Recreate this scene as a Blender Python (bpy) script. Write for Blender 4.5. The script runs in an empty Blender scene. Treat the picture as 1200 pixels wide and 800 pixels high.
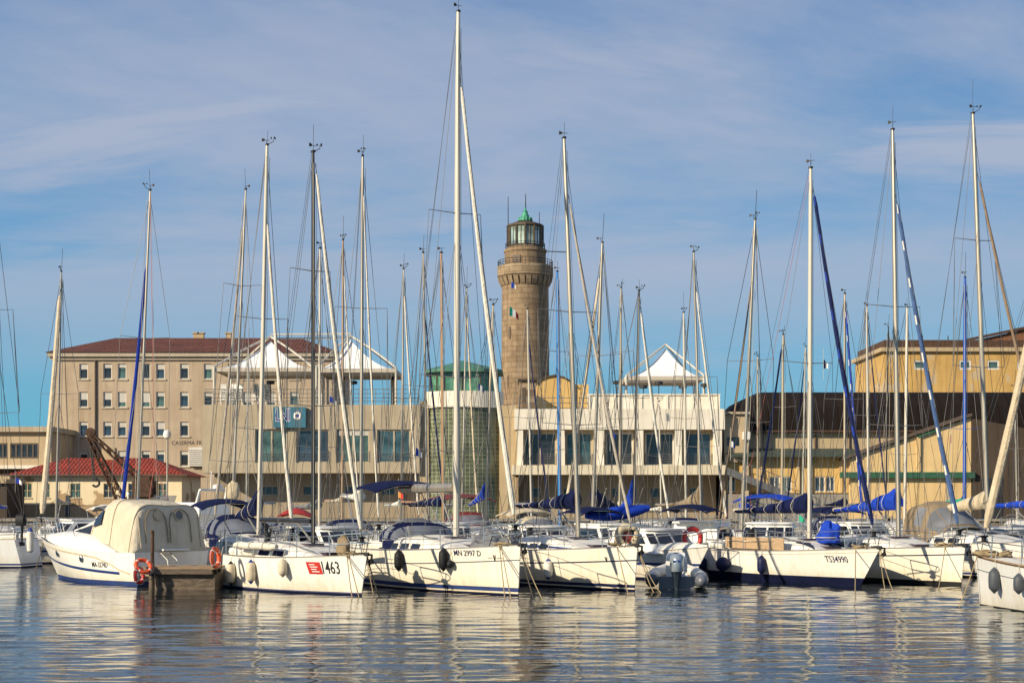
import bpy, math, random
from mathutils import Vector, Matrix, noise
random.seed(7)
R = math.radians
F, HC, HY = 1800.0, 2.5, 591.0          # focal length in photo pixels, eye height, horizon row
SC = bpy.context.scene
COL = SC.collection

def W(px, py, d):
    """photo measurement at a distance d (m) -> metres"""
    return Vector(((px-600)/F*d, d, HC+(HY-py)/F*d))
def X(px, d): return (px-600)/F*d
def Z(py, d): return HC+(HY-py)/F*d

# ------------------------------------------------------------------ materials
MATS = {}
def new_mat(name):
    m = bpy.data.materials.new(name); m.use_nodes = True
    nt = m.node_tree
    return m, nt, nt.nodes['Principled BSDF']
def N(nt, typ, **kw):
    n = nt.nodes.new(typ)
    for k, v in kw.items():
        if k in n.inputs: n.inputs[k].default_value = v
        else: setattr(n, k, v)
    return n
def L(nt, a, b): nt.links.new(a, b)
def mat(name, col, rough=.5, metal=0., var=.12, scale=3., bump=0., bscale=30., stretch=(1,1,1), spec=None, coat=0.):
    """painted / woven surface: base colour broken up by two noise layers, optional bump"""
    if name in MATS: return MATS[name]
    m, nt, p = new_mat(name)
    tc = N(nt, 'ShaderNodeTexCoord'); mp = N(nt, 'ShaderNodeMapping'); mp.inputs['Scale'].default_value = stretch
    L(nt, tc.outputs['Object'], mp.inputs['Vector'])
    n1 = N(nt, 'ShaderNodeTexNoise', Scale=scale, Detail=6., Roughness=.65)
    L(nt, mp.outputs[0], n1.inputs['Vector'])
    r = N(nt, 'ShaderNodeMapRange'); r.inputs['From Min'].default_value=.3; r.inputs['From Max'].default_value=.7
    r.inputs['To Min'].default_value=1-var; r.inputs['To Max'].default_value=1+var
    L(nt, n1.outputs['Fac'], r.inputs['Value'])
    mx = N(nt, 'ShaderNodeVectorMath', operation='SCALE'); mx.inputs[0].default_value = col
    L(nt, r.outputs[0], mx.inputs['Scale']); L(nt, mx.outputs[0], p.inputs['Base Color'])
    p.inputs['Roughness'].default_value = rough; p.inputs['Metallic'].default_value = metal
    if coat: p.inputs['Coat Weight'].default_value = coat; p.inputs['Coat Roughness'].default_value=.08
    if spec is not None: p.inputs['Specular IOR Level'].default_value = spec
    if bump:
        n2 = N(nt, 'ShaderNodeTexNoise', Scale=bscale, Detail=4.)
        L(nt, mp.outputs[0], n2.inputs['Vector'])
        b = N(nt, 'ShaderNodeBump', Strength=bump, Distance=.05)
        L(nt, n2.outputs['Fac'], b.inputs['Height']); L(nt, b.outputs[0], p.inputs['Normal'])
    MATS[name] = m
    return m

def gelcoat(name, col):
    """white GRP topsides: faint rain streaks, a stained waterline, hairline scuffs"""
    m, nt, p = new_mat(name)
    tc = N(nt, 'ShaderNodeTexCoord')
    mp = N(nt, 'ShaderNodeMapping'); mp.inputs['Scale'].default_value = (4, 4, .35)
    L(nt, tc.outputs['Object'], mp.inputs['Vector'])
    st = N(nt, 'ShaderNodeTexNoise', Scale=1.6, Detail=7., Roughness=.7); L(nt, mp.outputs[0], st.inputs['Vector'])
    r = N(nt, 'ShaderNodeMapRange'); r.inputs['From Min'].default_value=.48; r.inputs['From Max'].default_value=.8
    r.inputs['To Min'].default_value=0; r.inputs['To Max'].default_value=.55
    L(nt, st.outputs['Fac'], r.inputs['Value'])
    sx = N(nt, 'ShaderNodeSeparateXYZ'); L(nt, tc.outputs['Object'], sx.inputs[0])
    zz = N(nt, 'ShaderNodeMapRange'); zz.inputs['From Min'].default_value=.05; zz.inputs['From Max'].default_value=.55
    zz.inputs['To Min'].default_value=1.1; zz.inputs['To Max'].default_value=0; L(nt, sx.outputs['Z'], zz.inputs['Value'])
    n2 = N(nt, 'ShaderNodeTexNoise', Scale=2.2, Detail=5.); L(nt, tc.outputs['Object'], n2.inputs['Vector'])
    mu = N(nt, 'ShaderNodeMath', operation='MULTIPLY'); L(nt, zz.outputs[0], mu.inputs[0]); L(nt, n2.outputs['Fac'], mu.inputs[1])
    ad = N(nt, 'ShaderNodeMath', operation='ADD', use_clamp=True); L(nt, r.outputs[0], ad.inputs[0]); L(nt, mu.outputs[0], ad.inputs[1])
    mx = N(nt, 'ShaderNodeMix', data_type='RGBA'); mx.inputs[6].default_value=(*col,1); mx.inputs[7].default_value=(col[0]*.72, col[1]*.62, col[2]*.45, 1)
    L(nt, ad.outputs[0], mx.inputs[0]); L(nt, mx.outputs[2], p.inputs['Base Color'])
    p.inputs['Roughness'].default_value=.28; p.inputs['Coat Weight'].default_value=.25
    b = N(nt, 'ShaderNodeBump', Strength=.08, Distance=.03); L(nt, n2.outputs['Fac'], b.inputs['Height']); L(nt, b.outputs[0], p.inputs['Normal'])
    MATS[name] = m; return m

def facade(name, col, stain=(.5,.42,.34), seam=None, seam_w=.012, rough=.85, amt=.55, scale=.35, patch=None):
    """rendered wall / concrete: blotches, vertical rain streaks, optional panel seams and fallen-plaster patches"""
    m, nt, p = new_mat(name)
    tc = N(nt, 'ShaderNodeTexCoord')
    n1 = N(nt, 'ShaderNodeTexNoise', Scale=scale, Detail=9., Roughness=.7); L(nt, tc.outputs['Object'], n1.inputs['Vector'])
    mp = N(nt, 'ShaderNodeMapping'); mp.inputs['Scale'].default_value = (1.6,1.6,.09); L(nt, tc.outputs['Object'], mp.inputs['Vector'])
    n2 = N(nt, 'ShaderNodeTexNoise', Scale=1.3, Detail=6., Roughness=.75); L(nt, mp.outputs[0], n2.inputs['Vector'])
    a = N(nt, 'ShaderNodeMath', operation='ADD'); L(nt, n1.outputs['Fac'], a.inputs[0]); L(nt, n2.outputs['Fac'], a.inputs[1])
    r = N(nt, 'ShaderNodeMapRange'); r.inputs['From Min'].default_value=.82; r.inputs['From Max'].default_value=1.3
    r.inputs['To Max'].default_value=amt; L(nt, a.outputs[0], r.inputs['Value'])
    mx = N(nt, 'ShaderNodeMix', data_type='RGBA'); mx.inputs[6].default_value=(*col,1)
    mx.inputs[7].default_value=(col[0]*stain[0], col[1]*stain[1], col[2]*stain[2], 1)
    L(nt, r.outputs[0], mx.inputs[0]); out = mx.outputs[2]
    if patch:
        n3 = N(nt, 'ShaderNodeTexNoise', Scale=patch[1], Detail=5., Roughness=.55); L(nt, tc.outputs['Object'], n3.inputs['Vector'])
        cr = N(nt, 'ShaderNodeMapRange'); cr.inputs['From Min'].default_value=patch[2]; cr.inputs['From Max'].default_value=patch[2]+.03
        L(nt, n3.outputs['Fac'], cr.inputs['Value'])
        m3 = N(nt, 'ShaderNodeMix', data_type='RGBA'); m3.inputs[7].default_value=(*patch[0],1)
        L(nt, cr.outputs[0], m3.inputs[0]); L(nt, out, m3.inputs[6]); out = m3.outputs[2]
    nf = N(nt, 'ShaderNodeTexNoise', Scale=9., Detail=6.); L(nt, tc.outputs['Object'], nf.inputs['Vector'])
    b = N(nt, 'ShaderNodeBump', Strength=.35, Distance=.02); L(nt, nf.outputs['Fac'], b.inputs['Height'])
    if seam:
        sp = N(nt, 'ShaderNodeSeparateXYZ'); L(nt, tc.outputs['Object'], sp.inputs[0])
        cb = N(nt, 'ShaderNodeCombineXYZ'); L(nt, sp.outputs['X'], cb.inputs[0]); L(nt, sp.outputs['Z'], cb.inputs[1])
        br = N(nt, 'ShaderNodeTexBrick', offset=0.); br.inputs['Scale'].default_value=1; br.inputs['Mortar Size'].default_value=seam_w
        br.inputs['Brick Width'].default_value=seam[0]; br.inputs['Row Height'].default_value=seam[1]
        br.inputs['Color1'].default_value=(1,1,1,1); br.inputs['Color2'].default_value=(.9,.9,.9,1); br.inputs['Mortar'].default_value=(.5,.48,.45,1)
        L(nt, cb.outputs[0], br.inputs['Vector'])
        m4 = N(nt, 'ShaderNodeMix', data_type='RGBA', blend_type='MULTIPLY'); m4.inputs[0].default_value=1
        L(nt, out, m4.inputs[6]); L(nt, br.outputs['Color'], m4.inputs[7]); out = m4.outputs[2]
        b2 = N(nt, 'ShaderNodeBump', Strength=.6, Distance=.03, invert=True); L(nt, br.outputs['Fac'], b2.inputs['Height']); L(nt, b.outputs[0], b2.inputs['Normal']); b = b2
    L(nt, out, p.inputs['Base Color']); L(nt, b.outputs[0], p.inputs['Normal'])
    p.inputs['Roughness'].default_value = rough
    MATS[name] = m; return m

def tile_roof(name, col):
    m, nt, p = new_mat(name)
    tc = N(nt, 'ShaderNodeTexCoord')
    sp = N(nt, 'ShaderNodeSeparateXYZ'); L(nt, tc.outputs['Object'], sp.inputs[0])
    ay = N(nt, 'ShaderNodeMath', operation='ADD'); L(nt, sp.outputs['Y'], ay.inputs[0]); L(nt, sp.outputs['Z'], ay.inputs[1])
    cb = N(nt, 'ShaderNodeCombineXYZ'); L(nt, sp.outputs['X'], cb.inputs[0]); L(nt, ay.outputs[0], cb.inputs[1])
    br = N(nt, 'ShaderNodeTexBrick', offset=.5); br.inputs['Scale'].default_value=1
    br.inputs['Brick Width'].default_value=.38; br.inputs['Row Height'].default_value=.55; br.inputs['Mortar Size'].default_value=.05
    br.inputs['Mortar Smooth'].default_value=.6
    br.inputs['Color1'].default_value=(*col,1); br.inputs['Color2'].default_value=(col[0]*.68,col[1]*.62,col[2]*.6,1)
    br.inputs['Mortar'].default_value=(col[0]*.35,col[1]*.3,col[2]*.3,1)
    L(nt, cb.outputs[0], br.inputs['Vector'])
    n1 = N(nt, 'ShaderNodeTexNoise', Scale=.4, Detail=8., Roughness=.7); L(nt, tc.outputs['Object'], n1.inputs['Vector'])
    r = N(nt, 'ShaderNodeMapRange'); r.inputs['From Min'].default_value=.3; r.inputs['From Max'].default_value=.7; r.inputs['To Min'].default_value=.65; r.inputs['To Max'].default_value=1.25
    L(nt, n1.outputs['Fac'], r.inputs['Value'])
    sc = N(nt, 'ShaderNodeVectorMath', operation='SCALE'); L(nt, br.outputs['Color'], sc.inputs[0]); L(nt, r.outputs[0], sc.inputs['Scale'])
    L(nt, sc.outputs[0], p.inputs['Base Color'])
    wv = N(nt, 'ShaderNodeTexWave', bands_direction='X', wave_profile='SIN'); wv.inputs['Scale'].default_value=.83; L(nt, tc.outputs['Object'], wv.inputs['Vector'])
    b = N(nt, 'ShaderNodeBump', Strength=.8, Distance=.08); L(nt, wv.outputs['Fac'], b.inputs['Height'])
    b2 = N(nt, 'ShaderNodeBump', Strength=.6, Distance=.05, invert=True); L(nt, br.outputs['Fac'], b2.inputs['Height']); L(nt, b.outputs[0], b2.inputs['Normal'])
    L(nt, b2.outputs[0], p.inputs['Normal']); p.inputs['Roughness'].default_value=.85
    MATS[name] = m; return m

def ashlar(name, col):
    """coursed stone wrapped round a cylinder"""
    m, nt, p = new_mat(name)
    tc = N(nt, 'ShaderNodeTexCoord'); sp = N(nt, 'ShaderNodeSeparateXYZ'); L(nt, tc.outputs['Object'], sp.inputs[0])
    at = N(nt, 'ShaderNodeMath', operation='ARCTAN2'); L(nt, sp.outputs['Y'], at.inputs[0]); L(nt, sp.outputs['X'], at.inputs[1])
    ml = N(nt, 'ShaderNodeMath', operation='MULTIPLY'); L(nt, at.outputs[0], ml.inputs[0]); ml.inputs[1].default_value=2.8
    cb = N(nt, 'ShaderNodeCombineXYZ'); L(nt, ml.outputs[0], cb.inputs[0]); L(nt, sp.outputs['Z'], cb.inputs[1])
    br = N(nt, 'ShaderNodeTexBrick', offset=.5); br.inputs['Scale'].default_value=1
    br.inputs['Brick Width'].default_value=1.35; br.inputs['Row Height'].default_value=.62; br.inputs['Mortar Size'].default_value=.018
    br.inputs['Bias'].default_value=-.1
    br.inputs['Color1'].default_value=(*col,1); br.inputs['Color2'].default_value=(col[0]*.72,col[1]*.68,col[2]*.62,1); br.inputs['Mortar'].default_value=(col[0]*.5,col[1]*.46,col[2]*.42,1)
    L(nt, cb.outputs[0], br.inputs['Vector'])
    n1 = N(nt, 'ShaderNodeTexNoise', Scale=.5, Detail=9., Roughness=.7); L(nt, tc.outputs['Object'], n1.inputs['Vector'])
    mp = N(nt, 'ShaderNodeMapping'); mp.inputs['Scale'].default_value=(1.2,1.2,.1); L(nt, tc.outputs['Object'], mp.inputs['Vector'])
    n2 = N(nt, 'ShaderNodeTexNoise', Scale=1.5, Detail=6., Roughness=.7); L(nt, mp.outputs[0], n2.inputs['Vector'])
    ad = N(nt, 'ShaderNodeMath', operation='ADD'); L(nt, n1.outputs['Fac'], ad.inputs[0]); L(nt, n2.outputs['Fac'], ad.inputs[1])
    r = N(nt, 'ShaderNodeMapRange'); r.inputs['From Min'].default_value=.75; r.inputs['From Max'].default_value=1.3; r.inputs['To Min'].default_value=1.2; r.inputs['To Max'].default_value=.55
    L(nt, ad.outputs[0], r.inputs['Value'])
    sc = N(nt, 'ShaderNodeVectorMath', operation='SCALE'); L(nt, br.outputs['Color'], sc.inputs[0]); L(nt, r.outputs[0], sc.inputs['Scale'])
    L(nt, sc.outputs[0], p.inputs['Base Color']); p.inputs['Roughness'].default_value=.9
    nf = N(nt, 'ShaderNodeTexNoise', Scale=7., Detail=6.); L(nt, tc.outputs['Object'], nf.inputs['Vector'])
    b = N(nt, 'ShaderNodeBump', Strength=.5, Distance=.04); L(nt, nf.outputs['Fac'], b.inputs['Height'])
    b2 = N(nt, 'ShaderNodeBump', Strength=.8, Distance=.05, invert=True); L(nt, br.outputs['Fac'], b2.inputs['Height']); L(nt, b.outputs[0], b2.inputs['Normal'])
    L(nt, b2.outputs[0], p.inputs['Normal']); MATS[name] = m; return m

def glass(name, col, rough=.06, trans=0.):
    m, nt, p = new_mat(name)
    tc = N(nt, 'ShaderNodeTexCoord'); n1 = N(nt, 'ShaderNodeTexNoise', Scale=.7, Detail=3.); L(nt, tc.outputs['Object'], n1.inputs['Vector'])
    r = N(nt, 'ShaderNodeMapRange'); r.inputs['From Min'].default_value=.35; r.inputs['From Max'].default_value=.65; r.inputs['To Min'].default_value=.45; r.inputs['To Max'].default_value=1.6
    L(nt, n1.outputs['Fac'], r.inputs['Value'])
    sc = N(nt, 'ShaderNodeVectorMath', operation='SCALE'); sc.inputs[0].default_value=col; L(nt, r.outputs[0], sc.inputs['Scale'])
    L(nt, sc.outputs[0], p.inputs['Base Color'])
    p.inputs['Roughness'].default_value=rough; p.inputs['Specular IOR Level'].default_value=.7
    b = N(nt, 'ShaderNodeBump', Strength=.06, Distance=.05); L(nt, n1.outputs['Fac'], b.inputs['Height']); L(nt, b.outputs[0], p.inputs['Normal'])
    if trans:
        t = N(nt, 'ShaderNodeBsdfTransparent'); t.inputs[0].default_value=(min(1,col[0]*2.2+.4),min(1,col[1]*2.2+.4),min(1,col[2]*2.2+.4),1)
        mx = N(nt, 'ShaderNodeMixShader'); mx.inputs[0].default_value=trans
        L(nt, p.outputs[0], mx.inputs[1]); L(nt, t.outputs[0], mx.inputs[2]); L(nt, mx.outputs[0], nt.nodes['Material Output'].inputs['Surface'])
    MATS[name] = m; return m

M = {}
M['gel']      = gelcoat('gelcoat_white', (.82,.80,.74))
M['gel_cream']= gelcoat('gelcoat_cream', (.80,.75,.63))
M['gel_pure'] = gelcoat('gelcoat_cool', (.76,.77,.76))
M['deck']     = mat('deck_grp', (.72,.69,.62), .5, var=.14, scale=2.5, bump=.15, bscale=60)
M['canvas_navy'] = mat('canvas_navy', (.006,.010,.048), .8, var=.35, scale=4, bump=.9, bscale=5, spec=.12)
M['canvas_blue'] = mat('canvas_blue', (.012,.05,.40), .75, var=.25, scale=4, bump=.9, bscale=5, spec=.15)
M['canvas_beige']= mat('canvas_beige', (.50,.42,.29), .85, var=.18, scale=3, bump=.9, bscale=5)
M['canvas_cream']= mat('canvas_cream', (.54,.48,.37), .85, var=.16, scale=2, bump=1.0, bscale=3.0, stretch=(1.7,1.7,.5))
M['canvas_white']= mat('canvas_white', (.70,.68,.62), .8, var=.12, scale=3, bump=.7, bscale=6)
M['canvas_tan']  = mat('canvas_tan', (.24,.18,.11), .85, var=.2, scale=3, bump=.9, bscale=5)
M['canvas_maroon']=mat('canvas_maroon', (.16,.02,.022), .8, var=.25, scale=4, bump=.8, bscale=5)
M['canvas_red']  = mat('canvas_red', (.34,.022,.02), .8, var=.25, scale=4, bump=.6, bscale=5)
M['canvas_grey'] = mat('canvas_grey', (.13,.135,.15), .8, var=.2, scale=4, bump=.8, bscale=5)
M['canvas_teal'] = mat('canvas_green', (.02,.36,.22), .8, var=.2, scale=4, bump=.6, bscale=5)
M['vinyl']    = glass('vinyl_window', (.22,.24,.28), .15, .35)
M['darkwin']  = glass('boat_window', (.012,.014,.022), .08)
M['winfilm']  = glass('violet_window', (.035,.022,.04), .1)
M['alu']      = mat('mast_aluminium', (.40,.36,.30), .38, .6, var=.12, scale=2, stretch=(4,4,.6))
M['alu_dull'] = mat('mast_dull_aluminium', (.34,.32,.29), .5, .6, var=.2, scale=2, stretch=(4,4,.6))
M['mast_white']=mat('mast_white_paint', (.52,.49,.42), .35, var=.08, scale=2, stretch=(4,4,.5))
M['mast_cream']=mat('mast_cream_paint', (.46,.39,.27), .4, var=.12, scale=2, stretch=(4,4,.5))
M['mast_black']=mat('mast_black_paint', (.018,.018,.02), .3, var=.2, scale=2, stretch=(4,4,.5))
M['mast_blue'] =mat('mast_blue_paint', (.02,.09,.42), .35, var=.1, scale=2)
M['mast_lightblue']=mat('mast_azure_paint', (.02,.16,.46), .35, var=.1, scale=2)
M['mast_wood'] = mat('mast_varnished_wood', (.30,.17,.08), .4, var=.4, scale=2, stretch=(8,8,.4), coat=.3)
M['jib_white'] = mat('furled_sail_white', (.58,.55,.48), .75, var=.12, scale=3, bump=.6, bscale=8, stretch=(2,2,1))
M['jib_beige'] = mat('furled_sail_beige', (.55,.46,.33), .8, var=.18, scale=3, bump=.6, bscale=8, stretch=(2,2,1))
M['jib_brown'] = mat('furled_sail_brown', (.20,.14,.09), .8, var=.2, scale=3, bump=.6, bscale=8)
M['jib_grey']  = mat('furled_sail_grey', (.36,.32,.27), .8, var=.2, scale=3, bump=.6, bscale=8)
M['jib_navy']  = mat('furled_sail_navy', (.007,.013,.065), .7, var=.25, scale=3, bump=.6, bscale=8, spec=.15)
M['jib_blue']  = mat('furled_sail_blue', (.012,.04,.30), .7, var=.2, scale=3, bump=.6, bscale=8, spec=.15)
M['jib_slate'] = mat('furled_sail_slate', (.03,.075,.20), .7, var=.2, scale=3, bump=.6, bscale=8)
M['steel']    = mat('stainless_tube', (.62,.60,.56), .25, .9, var=.1, scale=3)
M['wire']     = mat('rigging_wire', (.085,.085,.09), .5, .4, var=.2, scale=1)
M['wire_light']= mat('rigging_rope', (.45,.42,.35), .8, var=.2, scale=2)
M['wire_red'] = mat('rigging_rope_red', (.36,.10,.08), .8, var=.2, scale=2)
M['rubber']   = mat('black_rubber', (.012,.013,.016), .6, var=.3, scale=6, spec=.25)
M['navyrub']  = mat('navy_vinyl', (.009,.014,.06), .5, var=.25, scale=6, spec=.25)
M['greyrub']  = mat('grey_vinyl', (.05,.06,.075), .6, var=.25, scale=6)
M['fend_white']= mat('fender_white', (.66,.63,.56), .55, var=.16, scale=5)
M['fend_cream']= mat('fender_cream', (.58,.50,.36), .6, var=.2, scale=5)
M['fend_blue'] = mat('fender_blue', (.02,.045,.25), .5, var=.2, scale=5)
M['teak']     = mat('weathered_teak', (.27,.19,.12), .75, var=.3, scale=3, stretch=(1,8,8), bump=.3, bscale=20)
M['ply']      = mat('plywood_board', (.42,.29,.17), .7, var=.2, scale=3, stretch=(1,8,8))
M['jetty']    = mat('jetty_timber', (.14,.105,.08), .9, var=.4, scale=3, stretch=(1,10,6), bump=.6, bscale=14)
M['orange']   = mat('lifebuoy_orange', (.72,.09,.02), .55, var=.15, scale=5)
M['red']      = mat('red_paint', (.50,.025,.02), .5, var=.15, scale=5)
M['horseshoe']= mat('horseshoe_orange', (.75,.22,.02), .6, var=.15, scale=5)
M['rope']     = mat('hemp_rope', (.34,.26,.15), .95, var=.3, scale=12, bump=.6, bscale=60)
M['rope_dark']= mat('weedy_rope', (.06,.05,.04), .95, var=.3, scale=12)
M['stripe_blue']= mat('stripe_blue', (.015,.035,.16), .3, var=.1, scale=4, coat=.2)
M['stripe_grey']= mat('stripe_grey', (.12,.13,.16), .35, var=.1, scale=4)
M['stripe_brown']= mat('stripe_brown', (.10,.06,.035), .4, var=.1, scale=4)
M['af_navy']  = mat('antifouling_navy', (.006,.009,.035), .7, var=.4, scale=3, spec=.12)
M['af_black'] = mat('antifouling_black', (.008,.008,.009), .7, var=.4, scale=3)
M['af_blue']  = mat('antifouling_blue', (.012,.035,.15), .7, var=.3, scale=3)
M['ink']      = mat('ink_navy', (.012,.018,.07), .4, var=.1)
M['ink_black']= mat('ink_black', (.012,.012,.014), .4, var=.1)
M['white']    = mat('white_plastic', (.76,.75,.72), .4, var=.06, scale=4)
M['teal_plastic']= mat('blue_plastic', (.03,.18,.34), .45, var=.1, scale=4)
M['rust']     = mat('rusted_iron', (.07,.035,.02), .85, var=.6, scale=4, bump=.6, bscale=12)
M['iron']     = mat('dark_iron', (.03,.03,.032), .6, .3, var=.25, scale=4)

# ------------------------------------------------------------------ mesh building
class MB:
    def __init__(s): s.v=[]; s.f=[]; s.m=[]
    def add(s, vs, fs, mi=0):
        o=len(s.v); s.v += [Vector(v) for v in vs]
        for i, f in enumerate(fs):
            s.f.append([k+o for k in f]); s.m.append(mi[i] if isinstance(mi, (list,tuple)) else mi)
        return s
    def box(s, x0,x1,y0,y1,z0,z1, mi=0, T=None):
        vs=[Vector((x,y,z)) for z in (z0,z1) for y in (y0,y1) for x in (x0,x1)]
        if T is not None: vs=[T@v for v in vs]
        return s.add(vs, [(0,2,3,1),(4,5,7,6),(0,1,5,4),(2,6,7,3),(0,4,6,2),(1,3,7,5)], mi)
    def rings(s, rs, closed=True, c0=True, c1=True, mi=0, rowmi=None, mifn=None):
        n=len(rs[0]); vs=[p for r in rs for p in r]; fs=[]; ms=[]
        for i in range(len(rs)-1):
            for j in range(n if closed else n-1):
                k=(j+1)%n
                fs.append((i*n+j, i*n+k, (i+1)*n+k, (i+1)*n+j))
                ms.append(mifn(i,j) if mifn else (rowmi[j] if rowmi else mi))
        if closed and c0: fs.append(tuple(reversed(range(n)))); ms.append(mi)
        if closed and c1: fs.append(tuple((len(rs)-1)*n+j for j in range(n))); ms.append(mi)
        return s.add(vs, fs, ms)
    def tube(s, pts, r, n=6, mi=0, cap=True, mifn=None, flat=1.0):
        pts=[Vector(p) for p in pts]
        if not isinstance(r,(list,tuple)): r=[r]*len(pts)
        rs=[]; up=None
        for i,p in enumerate(pts):
            t=(pts[min(i+1,len(pts)-1)]-pts[max(i-1,0)])
            if t.length<1e-9: t=Vector((0,0,1))
            t.normalize()
            if up is None: up = Vector((1,0,0)) if abs(t.x)<.9 else Vector((0,1,0))
            u=(up-t*up.dot(t))
            if u.length<1e-6: u=Vector((0,1,0))-t*t.y
            u.normalize(); w=t.cross(u); up=u
            rs.append([p+(u*math.cos(2*math.pi*k/n)+w*flat*math.sin(2*math.pi*k/n))*r[i] for k in range(n)])
        return s.rings(rs, True, cap, cap, mi, mifn=mifn)
    def lathe(s, prof, n=24, c=(0,0,0), mi=0, rowmi=None, axis='z'):
        rs=[]
        for (r,z) in prof:
            ring=[]
            for k in range(n):
                a=2*math.pi*k/n; x,y=r*math.cos(a), r*math.sin(a)
                q = (x,y,z) if axis=='z' else ((z,x,y) if axis=='x' else (y,z,x))
                ring.append(Vector(c)+Vector(q))
            rs.append(ring)
        if rowmi: return s.rings(rs, True, True, True, mi, mifn=lambda i,j: rowmi[i])
        return s.rings(rs, True, True, True, mi)
    def torus(s, c, R0, r0, nu=28, nv=10, ax=Vector((0,1,0)), mi=0, mifn=None, flat=1., a0=0, a1=2*math.pi):
        ax=Vector(ax).normalized(); u=ax.orthogonal().normalized(); w=ax.cross(u); c=Vector(c)
        if abs(ax.z)<.7: u=Vector((0,0,1)); u=(u-ax*u.dot(ax)).normalized(); w=ax.cross(u)
        full=abs(a1-a0-2*math.pi)<1e-6; rs=[]
        for i in range(nu+(1 if not full else 0)):
            a=a0+(a1-a0)*i/nu; d=u*math.cos(a)+w*math.sin(a)
            rs.append([c+d*(R0+r0*math.cos(2*math.pi*k/nv))+ax*(flat*r0*math.sin(2*math.pi*k/nv)) for k in range(nv)])
        if full: rs.append(rs[0])
        return s.rings(rs, True, not full, not full, mi, mifn=mifn)
    def tag_xf(s, T):
        s.v=[T@v for v in s.v]; return s
    def mesh(s, name, mats, smooth=35):
        me=bpy.data.meshes.new(name); me.from_pydata([tuple(v) for v in s.v], [], s.f)
        for m in (mats if isinstance(mats,(list,tuple)) else [mats]): me.materials.append(M[m] if isinstance(m,str) else m)
        me.polygons.foreach_set('material_index', s.m)
        me.update()
        if smooth:
            me.polygons.foreach_set('use_smooth', [True]*len(me.polygons)); me.set_sharp_from_angle(angle=R(smooth))
        return me
    def build(s, name, mats, parent=None, smooth=35, label=None):
        return link(name, s.mesh(name, mats, smooth), parent, label)

def link(name, me, parent=None, label=None):
    o=bpy.data.objects.new(name, me); COL.objects.link(o)
    if parent: o.parent=parent
    if label: o['label']=label
    return o
def tag(o, label, cat, group=None):
    o['label']=label; o['category']=cat
    if group: o['group']=group
    return o
def struct(o): o['kind']='structure'; return o
def thing(name, label, cat, loc=(0,0,0), rotz=0, group=None):
    o=bpy.data.objects.new(name, None); COL.objects.link(o); o.location=loc; o.rotation_euler=(0,0,rotz)
    o.empty_display_size=.3
    return tag(o,label,cat,group)
def dup(o, parent=None):
    c=o.copy(); COL.objects.link(c)
    if parent is not None: c.parent=parent
    for ch in [x for x in bpy.data.objects if x.parent==o]: dup(ch, c)
    return c
def text_mesh(s, size, xs=1., bold=0., align='CENTER', res=2):
    cu=bpy.data.curves.new('lettering','FONT'); cu.body=s; cu.size=size; cu.align_x=align; cu.align_y='CENTER'
    cu.resolution_u=res; cu.offset=bold
    o=bpy.data.objects.new('lettering',cu); COL.objects.link(o)
    dg=bpy.context.evaluated_depsgraph_get(); dg.update()
    me=bpy.data.meshes.new_from_object(o.evaluated_get(dg))
    vs=[(v.co.x*xs, v.co.y) for v in me.vertices]; fs=[list(p.vertices) for p in me.polygons]
    bpy.data.objects.remove(o); bpy.data.curves.remove(cu); bpy.data.meshes.remove(me)
    return vs, fs

# ------------------------------------------------------------------ camera, light, sky
cam=bpy.data.cameras.new('camera'); co=bpy.data.objects.new('camera',cam); COL.objects.link(co)
co.location=(0,0,HC); co.rotation_euler=(R(90),0,0)
cam.sensor_width=36; cam.lens=36*F/1200; cam.shift_y=(HY-400)/1200; cam.clip_end=9000; cam.clip_start=.5
SC.camera=co
SUN_H=Vector((-.80,-.60)); SUN_EL=R(25)
sd=Vector((SUN_H.x*math.cos(SUN_EL), SUN_H.y*math.cos(SUN_EL), math.sin(SUN_EL)))
sl=bpy.data.lights.new('sun','SUN'); so=bpy.data.objects.new('sun',sl); COL.objects.link(so)
so.rotation_euler=sd.to_track_quat('Z','Y').to_euler(); so.location=sd*50
sl.energy=5.0; sl.angle=R(.55); sl.color=(1,.86,.63)
wd=bpy.data.worlds.new('World'); SC.world=wd; wd.use_nodes=True
nt=wd.node_tree; bg=nt.nodes['Background']; bg.inputs['Strength'].default_value=.085
sky=N(nt,'ShaderNodeTexSky',sky_type='NISHITA'); sky.sun_disc=False; sky.sun_elevation=SUN_EL
sky.sun_rotation=math.atan2(SUN_H.x,SUN_H.y); sky.air_density=1.; sky.dust_density=.4; sky.ozone_density=3.
tc=N(nt,'ShaderNodeTexCoord'); sp=N(nt,'ShaderNodeSeparateXYZ'); L(nt,tc.outputs['Generated'],sp.inputs[0])
rp=N(nt,'ShaderNodeValToRGB'); e=rp.color_ramp.elements
e[0].position=0.; e[0].color=(.07,.38,.57,1); e[1].position=1.; e[1].color=(.10,.17,.36,1)
for pos,c in ((.05,(.09,.41,.60,1)),(.095,(.15,.40,.60,1)),(.17,(.14,.34,.58,1)),(.25,(.115,.28,.53,1)),(.34,(.085,.21,.46,1))):
    q=e.new(pos); q.color=c
L(nt,sp.outputs['Z'],rp.inputs[0])
rs_=N(nt,'ShaderNodeVectorMath',operation='SCALE'); rs_.inputs['Scale'].default_value=10.; L(nt,rp.outputs[0],rs_.inputs[0])
mx=N(nt,'ShaderNodeMix',data_type='RGBA'); mx.inputs[0].default_value=.85; L(nt,sky.outputs[0],mx.inputs[6]); L(nt,rs_.outputs[0],mx.inputs[7])
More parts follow.
